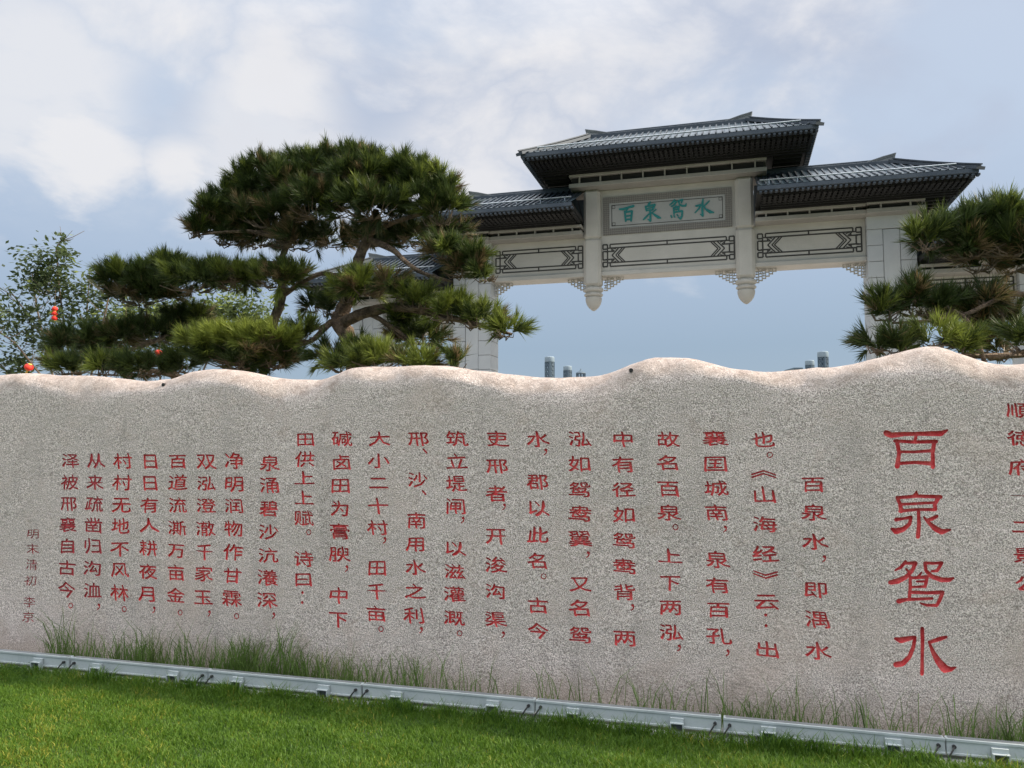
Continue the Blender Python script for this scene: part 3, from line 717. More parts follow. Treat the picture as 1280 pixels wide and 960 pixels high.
def roof(ui, uo, ur, v_eave, v_ridge, wf=-2.2, wb=3.6, both=False, ri=None):
    """tiled hip roof between ui (inner) and uo (outer eave); ridge ends at ur. both: hipped at both ends (then ui/ri mirror)"""
    wm = (wf + wb) / 2; sg = 1 if uo > ui else -1; th = .16
    r = MB(); 
    I = (ri if both else ui)
    # slopes: concave profile in 6 steps
    prof = lambda t: v_eave + th + (v_ridge - v_eave - th) * (.90 * t + .10 * t * t)
    N = 6
    def pt(side, w_side, t):      # side 0 inner, 1 outer; w_side 0 front 1 back
        e = (ui, uo)[side]; rr = (I, ur)[side]
        return (e + (rr - e) * t, (wf if w_side == 0 else wb) + (wm - (wf if w_side == 0 else wb)) * t, prof(t))
    body = MB()
    for i in range(N):
        t0, t1 = i / N, (i + 1) / N
        for ws in (0, 1):
            q = [pt(0, ws, t0), pt(1, ws, t0), pt(1, ws, t1), pt(0, ws, t1)]; body.add(q, [(0, 1, 2, 3) if (ws == 0) == (sg > 0) else (3, 2, 1, 0)])
        ends = [1] + ([0] if both else [])
        for sd in ends:
            q = [pt(sd, 0, t0), pt(sd, 1, t0), pt(sd, 1, t1), pt(sd, 0, t1)]; body.add(q, [(0, 1, 2, 3) if (sd == 1) == (sg > 0) else (3, 2, 1, 0)])
    ro = body.build('roof', M['tile'], G)
    # eave band and under-eave slab
    lo, hi = min(ui, uo), max(ui, uo); a0 = lo if (both or sg < 0) else lo + .0; a1 = hi
    m = MB(); m.box(lo, hi, wf, wf + .10, v_eave, v_eave + th - .002, .02); m.box(lo, hi, wb - .1, wb, v_eave, v_eave + th - .002, .02)
    if sg > 0 or both: m.box(hi - .1, hi + .001, wf + .1, wb - .1, v_eave, v_eave + th - .002, .01)
    if sg < 0 or both: m.box(lo - .001, lo + .1, wf + .1, wb - .1, v_eave, v_eave + th - .002, .01)
    m.build('eave_band', M['ridge'], ro)
    inset = .10
    m = MB(); b0 = lo + (inset if (sg < 0 or both) else 0); b1 = hi - (inset if (sg > 0 or both) else 0)
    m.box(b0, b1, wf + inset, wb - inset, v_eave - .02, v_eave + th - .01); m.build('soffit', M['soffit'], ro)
    # rafter ends under the eave band
    m = MB(); x = lo + .06
    while x < hi - .04:
        m.box(x, x + .09, wf + .02, wf + .22, v_eave - .075, v_eave - .002, .015); x += .165
    for uu, on in ((hi, sg > 0 or both), (lo, sg < 0 or both)):
        if on:
            y = wf + .3
            while y < wb - .1:
                m.box(uu - .2 if uu == hi else uu + .02, uu - .02 if uu == hi else uu + .2, y, y + .09, v_eave - .075, v_eave - .002, .015); y += .165
    m.build('rafter_end', M['ridge'], ro, kind='stuff')
    # bracket rows: cross beams stepping inwards
    m = MB(); 
    for j, wy in enumerate(np.arange(wf + .4, -.45, .2)):
        dz = .03 + .025 * j
        m.box(b0 + .15, b1 - .15, wy, wy + .09, v_eave - .02 - dz, v_eave - .021)
    x = b0 + .2
    while x < b1 - .1:
        m.box(x, x + .10, wf + .35, -.38, v_eave - .13, v_eave - .022); x += .17
    if both or True:
        for uu, on in ((hi, sg > 0 or both), (lo, sg < 0 or both)):
            if on:
                y = -.2
                while y < wb - .4:
                    xa, xb = (uu - 1.3, uu - .35) if uu == hi else (uu + .35, uu + 1.3)
                    m.box(xa, xb, y, y + .10, v_eave - .2, v_eave - .023); y += .42
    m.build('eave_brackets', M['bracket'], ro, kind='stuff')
    # standing seams, front, back and hips
    m = MB(); pitch = .225
    def seam(p, q):
        m.bar(Vector(p) + Vector((0, 0, .022)), Vector(q) + Vector((0, 0, .022)), .05, .05)
    x = lo + .06
    while x < hi:
        # t where this u meets the hip
        def tmax(x):
            ts = [1.0]
            if (x - ur) * sg > 0: ts.append((uo - x) / (uo - ur))
            if both and (x - I) * sg < 0: ts.append((x - ui) / (I - ui))
            return max(0, min(ts))
        t = tmax(x)
        if t > .04:
            for ww in (wf, wb):
                K = 3
                for i in range(K):
                    ta, tb = t * i / K, t * (i + 1) / K
                    seam((x, ww + (wm - ww) * ta, prof(ta)), (x, ww + (wm - ww) * tb, prof(tb)))
        x += pitch
    for sd in ([1] + ([0] if both else [])):
        e, rr = ((ui, I), (uo, ur))[sd]
        y = wf + .1
        while y < wb:
            t = 1 - abs(y - wm) / (wb - wm)
            if t > .05: seam((e, y, prof(0)), (e + (rr - e) * t, y, prof(t)))
            y += pitch
    m.build('standing_seam', M['ridge'], ro, kind='stuff')
    # snow rail on the front slope
    m = MB(); t = .17; ya = wf + (wm - wf) * t; zr = prof(t) + .12
    ea = lo + (.5 if (sg < 0 or both) else .1); eb = hi - (.5 if (sg > 0 or both) else .1)
    m.tube([(ea, ya, zr), (eb, ya, zr)], .026, 6)
    x = ea + .3
    while x < eb: m.box(x - .012, x + .012, ya - .01, ya + .015, zr - .12, zr); x += .9
    m.build('snow_rail', M['rail'], ro)
    # main ridge, hip ridges, upturned ridge ends
    m = MB(); e0, e1 = sorted((I if both else ui, ur)); 
    m.box(e0, e1, wm - .16, wm + .16, v_ridge - .12, v_ridge + .07, .02); m.box(e0, e1, wm - .10, wm + .10, v_ridge + .071, v_ridge + .15, .02)
    m.build('main_ridge', M['ridge'], ro)
    for sd in ([1] + ([0] if both else [])):
        e, rr = ((ui, I), (uo, ur))[sd]; out = 1 if e > rr else -1
        for ww in (wf, wb):
            m = MB(); pts = []
            for i in range(7):
                t = i / 6 * .98; zz_ = prof(t) + .07 * t - .035 * (1 - t)
                pts.append((e + (rr - e) * t + out * .03 * (1 - t), ww + (wm - ww) * t + (.06 if ww > wm else -.06) * (1 - t), zz_))
            for a, b in zip(pts[:-1], pts[1:]): m.bar(a, b, .34, .10); [m.bar(Vector(a) + Vector((0, dy, .07)), Vector(b) + Vector((0, dy, .07)), .05, .04 + .03 * (dy == 0)) for dy in (-.13, 0, .13)]
            m.build('hip_ridge', M['ridge'], ro)
        # ridge end: a swept horn
        m = MB(); prof2 = [(-.80, .04), (-.5, .12), (-.25, .19), (.0, .24), (.12, .27), (.17, .27), (.13, .14), (.11, .02), (.09, -.10), (-.7, -.10)]
        v_ = [(rr + out * a, wm - .13, v_ridge + .05 + b) for a, b in prof2] + [(rr + out * a, wm + .13, v_ridge + .05 + b) for a, b in prof2]; n = len(prof2)
        fs = [tuple(range(n)), tuple(range(n, 2*n))[::-1]] + [(i, i + n, (i+1) % n + n, (i+1) % n) for i in range(n)]
        m.add(v_, fs)
        for dd in (.035, .08):
            for (a, b), (a2, b2) in zip(prof2[:4], prof2[1:5]):
                m.bar((rr + out * a, wm - .135, v_ridge + .05 + b - dd), (rr + out * a2, wm - .135, v_ridge + .05 + b2 - dd), .02, .02, (0, -1, 0))
        m.build('ridge_horn', M['horn'], ro)
roof(.92, 10.98, 8.85, 11.86, 13.48, both=True, ri=2*CX - 8.85)
for s in (1, 0):
    f_ = (lambda u: u) if s else (lambda u: 2 * CX - u)
    roof(f_(9.02), f_(15.56), f_(13.62), 9.95, 11.44)
    roof(f_(14.24), f_(19.85), f_(18.0), 7.74, 9.2)

# ------------------------------------------------------------ pines
def tufts(pads_pts, pads_ax, lens, n_per, nl=.122, wdt=.0043, tint=None):
    """needles: shoots of length `lens` along axes with n_per needles each; returns verts, tint"""
    T_ = len(pads_pts); n = n_per
    P = np.repeat(pads_pts, n, 0); A = np.repeat(pads_ax, n, 0); Ls = np.repeat(lens, n)
    t = rng.random(T_ * n) ** .8
    rd = rng.normal(size=(T_ * n, 3)); rd -= (rd * A).sum(1)[:, None] * A; rd /= np.linalg.norm(rd, axis=1)[:, None] + 1e-9
    ang = np.radians(rng.uniform(8, 52, T_ * n)) * (1.15 - .65 * t)
    D = A * np.cos(ang)[:, None] + rd * np.sin(ang)[:, None]
    D[:, 2] -= .06; D /= np.linalg.norm(D, axis=1)[:, None]
    B = P + A * (t * Ls)[:, None]; L = nl * rng.uniform(.7, 1.15, T_ * n)
    S = np.cross(D, rng.normal(size=(T_ * n, 3))); S /= np.linalg.norm(S, axis=1)[:, None] + 1e-9
    v = np.empty((T_ * n, 3, 3)); v[:, 0] = B - S * wdt; v[:, 1] = B + S * wdt; v[:, 2] = B + D * L[:, None]
    tt = np.repeat(np.clip(np.repeat(tint, n) + rng.normal(size=T_ * n) * .07, 0, 1), 3)
    return v.reshape(-1, 3), tt
def needle_pad(parent, x, y, rx, ry, off, tone=.5, brown=.12, spike=.10, depth=None, dens=500, npn=40, droop=.0):
    c = wp(x, y, off); e = wp(x + rx, y, off); t_ = wp(x, y - ry, off)
    RX = (e - c).length; RZ = (t_ - c).length; RY = depth if depth else min(RX * .75, .55)
    ar = math.pi * RX * RZ + math.pi * RX * RY * .5; n = max(14, int(dens * ar))
    # branchlets first, then a handful of shoots fanning out of each
    per_ = 6; nc = max(4, n // per_); n = nc * per_
    d = rng.normal(size=(nc, 3)); d /= np.linalg.norm(d, axis=1)[:, None]; d[:, 2] = np.where(rng.random(nc) < .62, np.abs(d[:, 2]), d[:, 2])
    r = rng.random(nc) ** .26; r = np.where(rng.random(nc) < .1, r * .6, r)
    lump = 1 + .20 * np.sin(d[:, 0] * 7 + x) * np.cos(d[:, 1] * 6 + y)
    q = d * (r * lump)[:, None]; q[:, 2] = np.where(q[:, 2] < 0, q[:, 2] * .75, q[:, 2])
    out_ = (rng.random(nc) < .12) & (d[:, 2] > .05); q = np.where(out_[:, None], q * rng.uniform(1.1, 1.4, nc)[:, None], q)
    P = np.array([c.x, c.y, c.z]) + q * np.array([RX, RY, RZ]) * .85
    ax = d * np.array([.75, .75, .6]) + np.array([0, 0, .55 - droop]) + rng.normal(size=(nc, 3)) * .15
    ax[out_] = ax[out_] * .45 + np.array([0, 0, .8])
    ax /= np.linalg.norm(ax, axis=1)[:, None]
    low = (q[:, 2] < -.25)
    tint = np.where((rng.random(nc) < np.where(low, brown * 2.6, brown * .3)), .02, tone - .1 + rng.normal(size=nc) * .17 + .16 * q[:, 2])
    ax = np.repeat(ax, per_, 0) + rng.normal(size=(n, 3)) * .38; ax /= np.linalg.norm(ax, axis=1)[:, None]
    P = np.repeat(P, per_, 0) + ax * rng.uniform(-.02, .07, n)[:, None] - np.repeat(d, per_, 0) * .05
    tint = np.repeat(tint, per_) + rng.normal(size=n) * .08
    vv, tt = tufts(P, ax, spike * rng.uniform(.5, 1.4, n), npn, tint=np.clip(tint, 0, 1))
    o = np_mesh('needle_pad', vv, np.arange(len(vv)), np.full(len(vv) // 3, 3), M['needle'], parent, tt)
    # twigs carrying the pad
    m = MB(); root = c + Vector((0, 0, -RZ * .55))
    for i in range(int(10 + RX * 26)):
        a = rng.uniform(0, 2 * math.pi); rr_ = rng.uniform(.45, .9)
        tip = c + Vector((math.cos(a) * RX * rr_, math.sin(a) * RY * rr_, rng.uniform(-.35, .25) * RZ))
        st = root + Vector((math.cos(a) * RX * .25 * rng.uniform(0, 1), math.sin(a) * RY * .25, 0))
        mid = (st + tip) / 2 + Vector((rng.uniform(-.03, .03), 0, -.05 * RZ - rng.uniform(0, .04)))
        m.tube([st, mid, tip], [.008, .0055, .003], 5)
    m.build('twigs', M['twig'], o); return o
def limb(parent, pts, name='branch', jit=.10):
    """pts: (px, py, offset behind the wall face, radius in m)"""
    P = [wp(x, y, o) for x, y, o, r in pts]; Rr = [p[3] for p in pts]
    # Catmull subdivision
    Q, RQ = [], []
    for i in range(len(P) - 1):
        p0 = P[max(i-1, 0)]; p1 = P[i]; p2 = P[i+1]; p3 = P[min(i+2, len(P)-1)]
        for k in range(5):
            t = k / 5; Q.append(.5 * ((2*p1) + (p2-p0)*t + (2*p0-5*p1+4*p2-p3)*t*t + (3*p1-p0-3*p2+p3)*t**3)); RQ.append(Rr[i] + (Rr[i+1]-Rr[i]) * t)
    Q.append(P[-1]); RQ.append(Rr[-1])
    m = MB(); m.tube(Q, RQ, 9, jit); return m.build(name, M['bark'], parent)
pine = empty('cloud_pine', WE @ Vector((*wp(442, 470, 2.1).xy, 0)))
tag(pine, 'large cloud-pruned pine with a twisted trunk behind the left half of the wall', 'pine tree', 'cloud-pruned pines behind the wall')
def rebase(root, fn):
    """build children in wall frame, then hang them on root without moving them"""
    before = set(col.objects); fn()
    inv = root.matrix_basis.inverted() if False else Matrix.Translation(root.location).inverted()
    for o in set(col.objects) - before:
        if o.parent == root: o.matrix_parent_inverse = inv @ WE
def left_pine():
    p = pine
    limb(p, [(452,640,2.1,.10),(446,500,2.1,.085),(440,450,2.1,.078),(434,420,2.1,.082),(424,402,2.1,.085),(432,380,2.1,.07),(446,352,2.1,.062),(448,325,2.1,.056),(462,292,2.1,.046),(470,262,2.1,.03)], 'trunk')
    limb(p, [(430,402,2.05,.06),(460,390,2.0,.055),(500,384,1.9,.045),(540,392,1.85,.032),(590,404,1.8,.024),(640,418,1.8,.012)])
    limb(p, [(430,402,2.1,.05),(416,402,2.05,.034),(404,412,2.0,.030),(392,424,1.95,.026),(370,432,1.9,.02),(320,440,1.85,.016)])
    limb(p, [(414,402,2.05,.02),(398,410,2.0,.017),(380,413,1.9,.012)])
    limb(p, [(462,300,2.1,.035),(490,312,2.0,.028),(508,328,1.9,.022),(530,342,1.85,.018),(565,352,1.8,.012)])
    limb(p, [(440,350,2.1,.03),(405,342,2.0,.022),(380,352,2.0,.02),(350,372,2.0,.03)])
    limb(p, [(290,560,2.2,.08),(300,480,2.2,.065),(330,425,2.2,.055),(350,380,2.2,.05),(352,350,2.2,.04),(352,325,2.2,.034),(362,300,2.2,.03),(380,270,2.2,.02)], 'trunk')
    limb(p, [(352,330,2.2,.03),(330,330,2.1,.03),(316,338,2.0,.026),(300,350,2.0,.02),(260,352,1.9,.012)])
    limb(p, [(360,300,2.2,.03),(320,290,2.1,.022),(280,290,2.0,.014),(248,294,2.0,.008)])
    limb(p, [(462,292,2.1,.03),(500,275,2.0,.022),(550,262,2.0,.012)])
    limb(p, [(346,440,2.3,.05),(300,448,2.2,.04),(246,412,2.1,.036),(200,424,2.1,.03),(150,440,2.0,.022),(90,440,2.0,.012)])
    limb(p, [(300,520,2.3,.05),(240,480,2.0,.04),(205,466,1.8,.03),(160,462,1.6,.02),(90,460,1.5,.01)])
    limb(p, [(442,448,2.1,.04),(470,442,2.0,.03),(500,452,1.9,.018),(545,456,1.8,.01)])
    limb(p, [(462,392,2.0,.03),(485,405,2.0,.018),(520,430,2.0,.012)])
    limb(p, [(465,392,2.0,.02),(500,420,2.05,.013),(540,450,2.1,.008)])
    # crown
    for a in [(300,262,34,24,2.2,.45),(330,246,36,26,2.3,.45),(362,234,38,24,2.1,.45),(405,224,42,26,2.3,.48),(440,228,46,26,2.0,.55),(487,232,48,24,2.2,.6),
              (526,244,40,26,2.1,.6),(552,266,30,28,2.0,.55),(470,262,56,24,1.9,.52),(400,260,54,24,2.0,.42),(340,274,44,20,2.1,.4),(300,284,30,20,2.2,.4),(280,272,22,14,2.2,.42)]:
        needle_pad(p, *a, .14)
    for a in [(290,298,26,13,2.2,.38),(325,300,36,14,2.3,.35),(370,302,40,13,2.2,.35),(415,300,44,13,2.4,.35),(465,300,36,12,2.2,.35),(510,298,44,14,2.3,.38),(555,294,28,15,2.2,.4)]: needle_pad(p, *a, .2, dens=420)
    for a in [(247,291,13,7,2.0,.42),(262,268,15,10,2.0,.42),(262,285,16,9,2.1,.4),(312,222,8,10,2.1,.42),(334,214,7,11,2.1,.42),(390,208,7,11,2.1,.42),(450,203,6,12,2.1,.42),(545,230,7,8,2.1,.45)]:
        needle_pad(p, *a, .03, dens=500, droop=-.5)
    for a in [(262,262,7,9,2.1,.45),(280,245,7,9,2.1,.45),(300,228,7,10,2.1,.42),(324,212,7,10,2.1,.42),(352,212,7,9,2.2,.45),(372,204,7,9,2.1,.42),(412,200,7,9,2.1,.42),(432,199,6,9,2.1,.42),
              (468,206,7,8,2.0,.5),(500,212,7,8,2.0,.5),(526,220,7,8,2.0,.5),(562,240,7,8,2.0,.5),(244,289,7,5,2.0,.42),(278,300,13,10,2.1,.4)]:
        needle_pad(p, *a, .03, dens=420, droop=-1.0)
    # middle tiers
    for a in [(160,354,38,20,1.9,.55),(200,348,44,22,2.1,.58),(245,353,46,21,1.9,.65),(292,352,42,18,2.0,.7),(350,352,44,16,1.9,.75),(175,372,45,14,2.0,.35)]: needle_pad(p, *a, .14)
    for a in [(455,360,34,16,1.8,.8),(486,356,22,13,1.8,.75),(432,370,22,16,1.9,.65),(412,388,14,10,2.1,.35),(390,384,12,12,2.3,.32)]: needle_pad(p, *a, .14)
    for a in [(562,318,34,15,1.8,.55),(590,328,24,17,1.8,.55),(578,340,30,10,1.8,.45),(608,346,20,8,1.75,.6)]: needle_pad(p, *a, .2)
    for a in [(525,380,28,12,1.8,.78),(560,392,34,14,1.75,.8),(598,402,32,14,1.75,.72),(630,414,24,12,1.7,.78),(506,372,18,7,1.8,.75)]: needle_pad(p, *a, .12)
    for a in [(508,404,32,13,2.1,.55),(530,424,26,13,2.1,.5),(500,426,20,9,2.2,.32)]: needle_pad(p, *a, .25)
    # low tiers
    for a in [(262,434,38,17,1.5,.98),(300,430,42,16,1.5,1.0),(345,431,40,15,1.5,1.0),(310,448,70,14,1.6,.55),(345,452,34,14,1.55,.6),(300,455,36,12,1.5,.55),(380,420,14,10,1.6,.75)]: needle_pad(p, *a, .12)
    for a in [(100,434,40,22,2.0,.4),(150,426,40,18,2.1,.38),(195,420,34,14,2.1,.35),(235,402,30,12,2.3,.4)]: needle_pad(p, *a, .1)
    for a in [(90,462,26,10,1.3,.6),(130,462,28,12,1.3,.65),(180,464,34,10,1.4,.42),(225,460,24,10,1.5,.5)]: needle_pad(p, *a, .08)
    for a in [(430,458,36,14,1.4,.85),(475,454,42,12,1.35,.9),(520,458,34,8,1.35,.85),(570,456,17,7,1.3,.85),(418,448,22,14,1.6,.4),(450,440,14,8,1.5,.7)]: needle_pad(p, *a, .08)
rebase(pine, left_pine)
pine2 = empty('cloud_pine', WE @ Vector((*wp(1345, 470, 1.6).xy, 0)))
tag(pine2, 'smaller dark cloud-pruned pine reaching in from the right edge above the wall', 'pine tree', 'cloud-pruned pines behind the wall')
def right_pine():
    p = pine2
    limb(p, [(1360,640,1.6,.09),(1350,480,1.6,.08),(1335,400,1.6,.07),(1330,330,1.6,.06),(1310,300,1.6,.04),(1270,295,1.5,.02)], 'trunk')
    limb(p, [(1340,366,1.6,.035),(1290,368,1.55,.022),(1265,368,1.5,.018),(1240,377,1.45,.016),(1205,394,1.4,.016),(1170,400,1.3,.014),(1115,404,1.3,.008)])
    limb(p, [(1192,388,1.4,.012),(1208,400,1.35,.014),(1222,425,1.3,.014),(1234,465,1.3,.016)])
    limb(p, [(1254,376,1.5,.010),(1253,392,1.5,.012),(1256,410,1.5,.01)])
    limb(p, [(1335,420,1.6,.04),(1290,440,1.5,.03),(1240,445,1.4,.02),(1180,445,1.3,.012)])
    for a in [(1160,302,30,18,1.4,0.48),(1195,294,38,23,1.5,0.48),(1235,282,40,26,1.5,0.50),(1275,276,42,27,1.6,0.50),(1310,285,50,34,1.6,0.38),(1215,312,48,18,1.5,0.28),(1262,310,46,20,1.5,0.26)]: needle_pad(p, *a, .18)
    for a in [(1225,332,34,12,1.6,0.20),(1270,332,36,12,1.7,0.20)]: needle_pad(p, *a, .3)
    for a in [(1108,392,26,14,1.3,0.38),(1140,386,34,16,1.4,0.33),(1175,386,28,14,1.4,0.30),(1145,370,8,6,1.3,0.38)]: needle_pad(p, *a, .15)
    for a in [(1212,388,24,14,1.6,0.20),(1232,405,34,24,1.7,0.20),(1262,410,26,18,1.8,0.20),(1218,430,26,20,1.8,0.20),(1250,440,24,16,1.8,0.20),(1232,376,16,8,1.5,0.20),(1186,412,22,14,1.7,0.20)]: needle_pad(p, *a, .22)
    for a in [(1098,434,24,9,1.1,0.48),(1125,436,22,8,1.1,0.48),(1168,428,26,9,1.1,0.88),(1200,438,26,10,1.1,0.58)]: needle_pad(p, *a, .06)
    for a in [(1272,430,24,18,.95,0.68),(1300,425,30,22,.95,0.68)]: needle_pad(p, *a, .06)
rebase(pine2, right_pine)

# ------------------------------------------------------------ small leafy trees with lanterns
def at(x, y, Y):
    r = ray(x, y); return EYE + r * (Y / r.y)
def leafy_tree(name, label, Y, stems, clumps, tone, base_px):
    b = at(base_px[0], base_px[1], Y); root = empty(name, (b.x, b.y, 0)); tag(root, label, 'tree')
    off = Vector((b.x, b.y, 0))
    t = MB()
    for st in stems:
        P = [at(x, y, Y + dy) - off for x, y, dy in st]; n = len(P)
        t.tube(P, [.016 * (1 - i / n) + .004 for i in range(n)], 6)
        for i in range(1, n):
            for k in range(5):
                q = P[i-1].lerp(P[i], random.random()); d = Vector((random.uniform(-1, 1), random.uniform(-.6, .6), random.uniform(.2, 1))) * random.uniform(.2, .5)
                t.tube([q, q + d * .5 + Vector((0, 0, -.02)), q + d], [.007, .005, .003], 4)
    t.build('trunk', M['twig'], root)
    V_ = []; TT = []
    for (x, y, rx, ry, n) in clumps:
        c = at(x, y, Y) - off; s = Y / F
        nc = max(3, n // 14)
        cc = rng.normal(size=(nc, 3)) * np.array([rx * s * .55, rx * s * .5, ry * s * .55]) + np.array(c)
        own = rng.integers(0, nc, n); P = cc[own] + rng.normal(size=(n, 3)) * .075
        a = rng.normal(size=(n, 3)); a[:, 2] *= .5; a /= np.linalg.norm(a, axis=1)[:, None]
        b2 = np.cross(a, rng.normal(size=(n, 3)) + np.array([0, 0, 1.5])); b2 /= np.linalg.norm(b2, axis=1)[:, None]
        L = rng.uniform(.03, .06, n)[:, None]
        V_.append(np.stack([P - a * L, P - b2 * L * .45, P + a * L, P + b2 * L * .45], 1).reshape(-1, 3))
        TT.append(np.repeat(np.clip(tone + rng.normal(size=n) * .2 + rng.normal(size=nc)[own] * .15, 0, 1), 4))
    V_ = np.concatenate(V_); TT = np.concatenate(TT)
    np_mesh('crown', V_, np.arange(len(V_)), np.full(len(V_) // 4, 4), M['leaf'], root, TT)
    return root
leafy_tree('maple_tree', 'thin open-crowned leafy tree at the far left edge with a lantern in it', 12.0,
    [[(95,560,0),(92,480,0),(82,420,0),(74,360,0),(70,310,0),(78,298,0)],[(95,560,0),(80,470,.2),(40,400,.3),(10,360,.3)],[(95,560,0),(60,480,-.3),(20,430,-.3),(-20,400,-.3)],
     [(95,560,0),(100,470,.3),(108,400,.4),(112,340,.4)],[(95,560,0),(60,450,.5),(45,380,.5),(40,340,.5)],[(95,560,0),(118,450,-.2),(132,390,-.3),(140,350,-.3)],[(95,560,0),(40,500,0),(0,455,0),(-40,440,0)]],
    [(50,335,26,26,420),(68,325,22,18,300),(40,355,24,18,280),(75,350,26,20,260),(60,372,30,18,240),(20,392,34,14,260),(10,420,30,26,280),(40,412,34,18,220),(80,398,32,22,240),(105,362,24,24,260),
     (112,400,30,24,280),(130,370,24,24,220),(12,450,26,14,200),(60,440,30,20,200),(95,430,30,20,200),(78,298,6,5,40),(78,318,7,7,40),(-30,400,40,60,400),(30,462,34,10,160),(130,420,30,20,220)], .42, (95, 560))
leafy_tree('bright_shrub_tree', 'yellow-green leafy tree seen through the gaps of the pine on the left', 13.0,
    [[(210,560,0),(200,470,0),(190,410,0),(180,380,0)],[(210,560,0),(215,470,.2),(225,410,.3),(235,385,.3)],[(210,560,0),(260,450,0),(275,400,0)],[(210,560,0),(165,470,0),(160,420,0)]],
    [(190,398,44,18,1300),(225,398,34,16,900),(300,395,40,20,900),(250,420,40,16,600),(165,395,24,16,260),(235,430,30,24,420),(255,390,26,18,380),(280,400,30,26,560),(205,440,30,18,420),(300,385,26,20,400),(165,425,30,14,240),(320,395,22,26,400)], .72, (210, 560))
def lantern(x, y, Y, r, label, tilt=0, n=1, name='red_lantern'):
    c = at(x, y, Y); root = empty(name, c); root.rotation_euler = (tilt * .4, tilt, 0)
    tag(root, label, 'lantern', 'red lanterns hung in the trees')
    for i in range(n):
        z = -i * r * 1.7
        m = MB(); pr = [(r * math.cos(a) * (1.0 if n == 1 else .95) + .001, z + r * .82 * math.sin(a)) for a in np.linspace(-1.2, 1.2, 9)]
        m.lathe(0, 0, pr, 16)
        # ribs of the cloth
        m.build('lantern_body', M['lantern'], root)
        m = MB(); m.lathe(0, 0, [(r * .42, z + r * .76), (r * .42, z + r * .86)], 12); m.lathe(0, 0, [(r * .42, z - r * .86), (r * .42, z - r * .76)], 12); m.build('lantern_cap', M['gold'], root)
    zb = -(n - 1) * r * 1.7 - r * .8
    m = MB()
    for k in range(8): a = k * .785; m.bar((math.cos(a) * r * .12, math.sin(a) * r * .12, zb), (math.cos(a) * r * .22, math.sin(a) * r * .22, zb - r * .9), r * .08, r * .08)
    m.build('tassel', M['gold'], root)
    m = MB(); m.tube([(0, 0, r * .8), (0, 0, r * .8 + .25)], .003, 4); m.build('cord', M['twig'], root)
lantern(68.5, 386, 11.6, .042, 'narrow string of three red lanterns in the open-crowned tree at left', 0, 3)
lantern(36, 459, 11.2, .06, 'red and yellow lantern tilted just above the wall top at far left', .5)
lantern(198.5, 441, 9.4, .046, 'orange-red lantern in the gap under the dark pine limb', .15)
lantern(157, 406, 11.0, .045, 'small red lantern half hidden under the left pine tier', 0)
lantern(207, 404, 11.5, .050, 'small red lantern seen through yellow-green leaves behind the pine', .1)

# ------------------------------------------------------------ far lattice towers
def lattice_tower(x, ytop, wpx, Y, label):
    c = at(x, ytop, Y); r = wpx / 2 * Y / F; h = c.z; n = 12
    root = empty('lattice_tower', (c.x, c.y, 0)); tag(root, label, 'tower', 'lattice towers on the skyline')
    m = MB(); cap = r * 1.1
    m.lathe(0, 0, [(r, h - cap), (r * 1.03, h - cap * .95), (r * 1.03, h - .1), (r * .9, h)], 20); m.build('tower_cap', M['towercap'], root)
    m = MB(); seg = r * .9; z = 0
    while z < h - cap - .05:
        z1 = min(z + seg, h - cap)
        for k in range(n):
            a, b = 2*math.pi*k/n, 2*math.pi*(k+1)/n
            pa = (r*.93*math.cos(a), r*.93*math.sin(a)); pb = (r*.93*math.cos(b), r*.93*math.sin(b))
            m.bar((*pa, z), (*pb, z1), .09, .09); m.bar((*pb, z), (*pa, z1), .09, .09)
            if k % 3 == 0: m.bar((*pa, z), (*pa, z1), .16, .16)
            m.bar((*pa, z), (*pb, z), .07, .07)
        z = z1
    m.build('lattice', M['tower'], root)
    m = MB(); m.lathe(0, 0, [(r * .22, 0), (r * .22, h - cap)], 12); m.build('core', M['tower'], root)
lattice_tower(687, 446, 12, 110, 'tallest lattice tower left of the centre, just above the wall')
lattice_tower(709.5, 457.5, 10.5, 125, 'shorter lattice tower right beside the tallest one on the left')
lattice_tower(1012, 450.5, 11, 125, 'shorter of the two lattice towers under the right part of the arch')
lattice_tower(1028.5, 439.5, 13, 110, 'taller of the two lattice towers under the right part of the arch')
c = at(726, 461.5, 130); s = 130 / F
pv = empty('pavilion', (c.x, c.y, 0)); tag(pv, 'tiny dark pavilion roof peeping over the wall beside the left towers', 'pavilion')
m = MB(); m.lathe(0, 0, [(6.5*s, c.z - 5.5*s), (6*s, c.z - 4.4*s), (3.5*s, c.z - 3*s), (2.2*s, c.z - 2.2*s), (.8*s, c.z - .5*s), (.15*s, c.z + 1*s)], 8); m.build('roof', M['tower'], pv)
m = MB()
for k in range(8): a = k * .785; m.box(5*s*math.cos(a) - .12, 5*s*math.cos(a) + .12, 5*s*math.sin(a) - .12, 5*s*math.sin(a) + .12, 0, c.z - 5.4*s)
m.build('columns', M['tower'], pv)
c = at(992, 461.0, 130); bd = empty('low_building', (c.x, c.y, 0)); tag(bd, 'low flat dark roof just showing over the wall under the arch', 'building')
m = MB(); m.box(-5*s, 5*s, -2, 2, 0, c.z - .25); m.build('wall', M['towercap'], bd)
m = MB(); m.box(-5.6*s, 5.6*s, -2.3, 2.3, c.z - .25, c.z, .03); m.build('roof', M['tower'], bd)

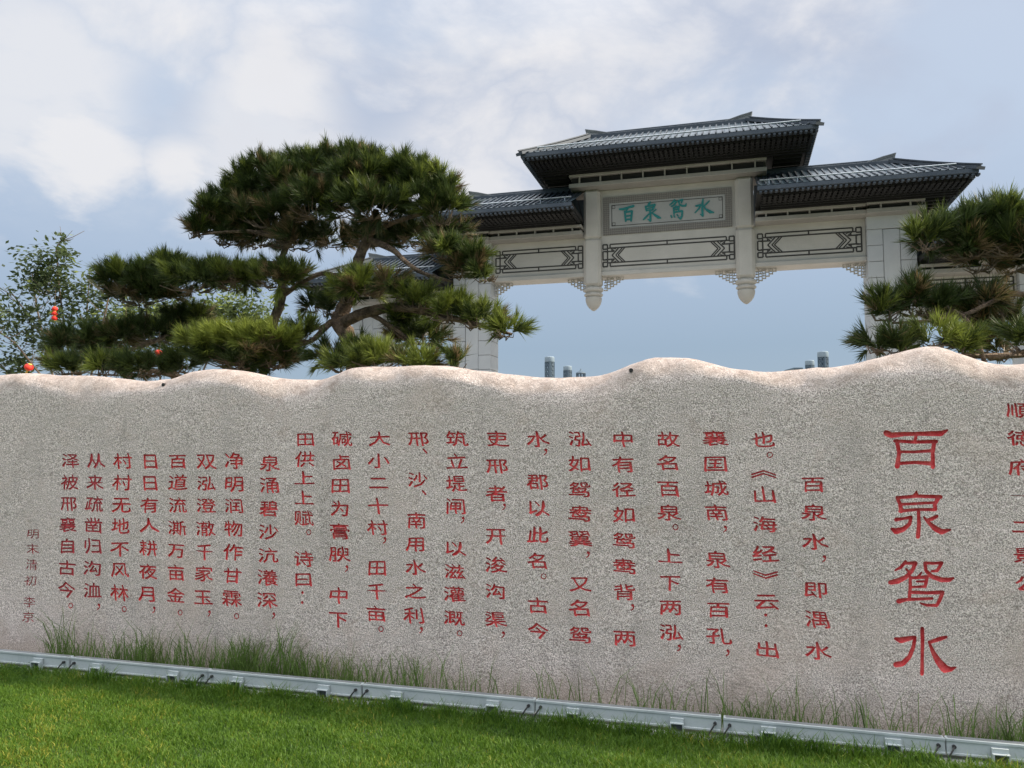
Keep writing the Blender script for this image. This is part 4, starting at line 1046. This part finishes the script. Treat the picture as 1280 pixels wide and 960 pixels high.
# ------------------------------------------------------------ grass
def blades(n, uf, wf_, hf, wid, lean, tone, name, matn, label, cat='grass', z0=0.0):
    u = uf(n); w_ = wf_(n, u); h = hf(n, u, w_)
    a = rng.uniform(0, 2 * np.pi, n); fx, fy = np.cos(a), np.sin(a); b = rng.uniform(0, 2 * np.pi, n)
    ln = h * lean * rng.uniform(.2, 1.3, n); lx, ly = np.cos(b) * ln, np.sin(b) * ln
    wd_ = wid * rng.uniform(.7, 1.3, n)
    z = np.full(n, z0)
    v = np.empty((n, 5, 3))
    v[:, 0] = np.stack([u - fx * wd_, w_ - fy * wd_, z], 1); v[:, 1] = np.stack([u + fx * wd_, w_ + fy * wd_, z], 1)
    mx, my = u + lx * .38, w_ + ly * .38
    v[:, 2] = np.stack([mx + fx * wd_ * .8, my + fy * wd_ * .8, z + h * .6], 1); v[:, 3] = np.stack([mx - fx * wd_ * .8, my - fy * wd_ * .8, z + h * .6], 1)
    v[:, 4] = np.stack([u + lx, w_ + ly, z + h * (1 - .12 * lean)], 1)
    i0 = np.arange(n) * 5
    quad = np.stack([i0, i0 + 1, i0 + 2, i0 + 3], 1); tri = np.stack([i0 + 3, i0 + 2, i0 + 4], 1)
    flat = np.concatenate([quad.ravel(), tri.ravel()]); sizes = np.concatenate([np.full(n, 4), np.full(n, 3)])
    patch = .38 * np.exp(-((u + 3.1) / 1.1) ** 2 - ((w_ + 1.9) / .55) ** 2) + .10 * np.sin(u * 17 + w_ * 5) * np.sin(w_ * 21) + .10 * (np.clip(-w_ - .9, 0, 1.2)) * np.clip(1 - u * .25, .3, 2) + .12 * np.sin(u * 2.3 + 1) * np.sin(w_ * 3.1 + u) + .08 * np.sin(u * 9 + w_ * 7)  # tone waves, plus sunlit yellow painted in at lower left and towards the front
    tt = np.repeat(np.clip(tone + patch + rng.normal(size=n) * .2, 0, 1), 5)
    o = np_mesh(name, v.reshape(-1, 3), flat, sizes, M[matn], None, tt); o.matrix_world = WE
    tag(o, label, cat, kind='stuff'); return o
NL = 330000
def lw(n, u):
    t = rng.random(n); return -.34 - 2.1 * t
def lh(n, u, w_):
    near = np.exp(-((w_ + .34) / .13) ** 2)
    clump = .5 + .5 * np.sin(u * 5.1 + np.sin(u * 13)) * np.sin(u * 2.2 + 2)
    return (.022 + .012 * rng.random(n) + .012 * np.sin(u * 7 + w_ * 9) * np.sin(w_ * 13 - u * 4) ) + near * (.015 + .055 * clump * rng.random(n))
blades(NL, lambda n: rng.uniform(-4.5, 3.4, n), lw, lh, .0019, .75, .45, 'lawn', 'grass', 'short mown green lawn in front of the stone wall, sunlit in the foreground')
cl_px = [70, 100, 140, 165, 185, 215, 240, 268, 290, 300, 310, 335, 350, 365, 385, 400, 420, 445, 470, 500, 520, 560, 590, 640, 690, 730, 800, 840, 870, 915, 940, 960, 985, 1020, 1060, 1100, 1130, 1190, 1210, 1240, 1262, 1275]
cu_ = np.array([wall_uv(x, 860, -.12)[0] for x in cl_px])
wt = np.array([2, 2, 3.4, 3.4, 3, 2, 2.4, 3, 4.4, 4.4, 3.6, 2.6, 2.6, 2.2, 2, 2.2, 2, 1.6, 1.4, 1.4, 1.5, 1.1, .6, .5, .5, .5, .6, .8, .5, .9, 1.1, .8, .7, .9, .5, .6, .6, .9, 1.1, 1.4, 1.5, 1.5])
def wu(n): return cu_[rng.choice(len(cu_), n, p=wt / wt.sum())] + rng.normal(size=n) * .05
blades(2500, wu, lambda n, u: rng.uniform(-.20, -.03, n), lambda n, u, w_: .07 + .27 * rng.random(n) ** 2.2 * np.interp(u, [-4, -1.6, 0, 4], [1.25, 1.25, .8, .85]) * (.45 + .75 * np.abs(np.sin(u * 3.7 + 1.3) * np.sin(u * 8.9)) + .25 * rng.random(n)), .0030, .6, .4, 'long_grass', 'weed',
       'long wispy grass growing between the lights and the foot of the wall', z0=.012)
blades(320, lambda n: np.where(rng.random(n) < .5, wu(n), rng.uniform(-1.5, 3, n)), lambda n, u: rng.uniform(-.20, -.03, n), lambda n, u, w_: .20 + .17 * rng.random(n), .0026, .55, .35, 'grass_stalks', 'weed',
       'tall thin dark grass stalks standing against the foot of the wall', z0=.012)
def tu(n):
    cc = np.array([wall_uv(x, 900, -.4)[0] for x in (120, 235, 285, 350, 500, 560, 610, 700, 720, 740, 790, 960, 980, 1020, 1080, 1150)])
    return cc[rng.integers(0, len(cc), n)] + rng.normal(size=n) * .06
blades(2200, tu, lambda n, u: -.37 - .06 * rng.random(n), lambda n, u, w_: .05 + .08 * rng.random(n), .0024, .8, .3, 'grass_fringe', 'grass',
       'coarse taller lawn grass along the front of the lights', z0=0)
print('done', len(bpy.data.objects))
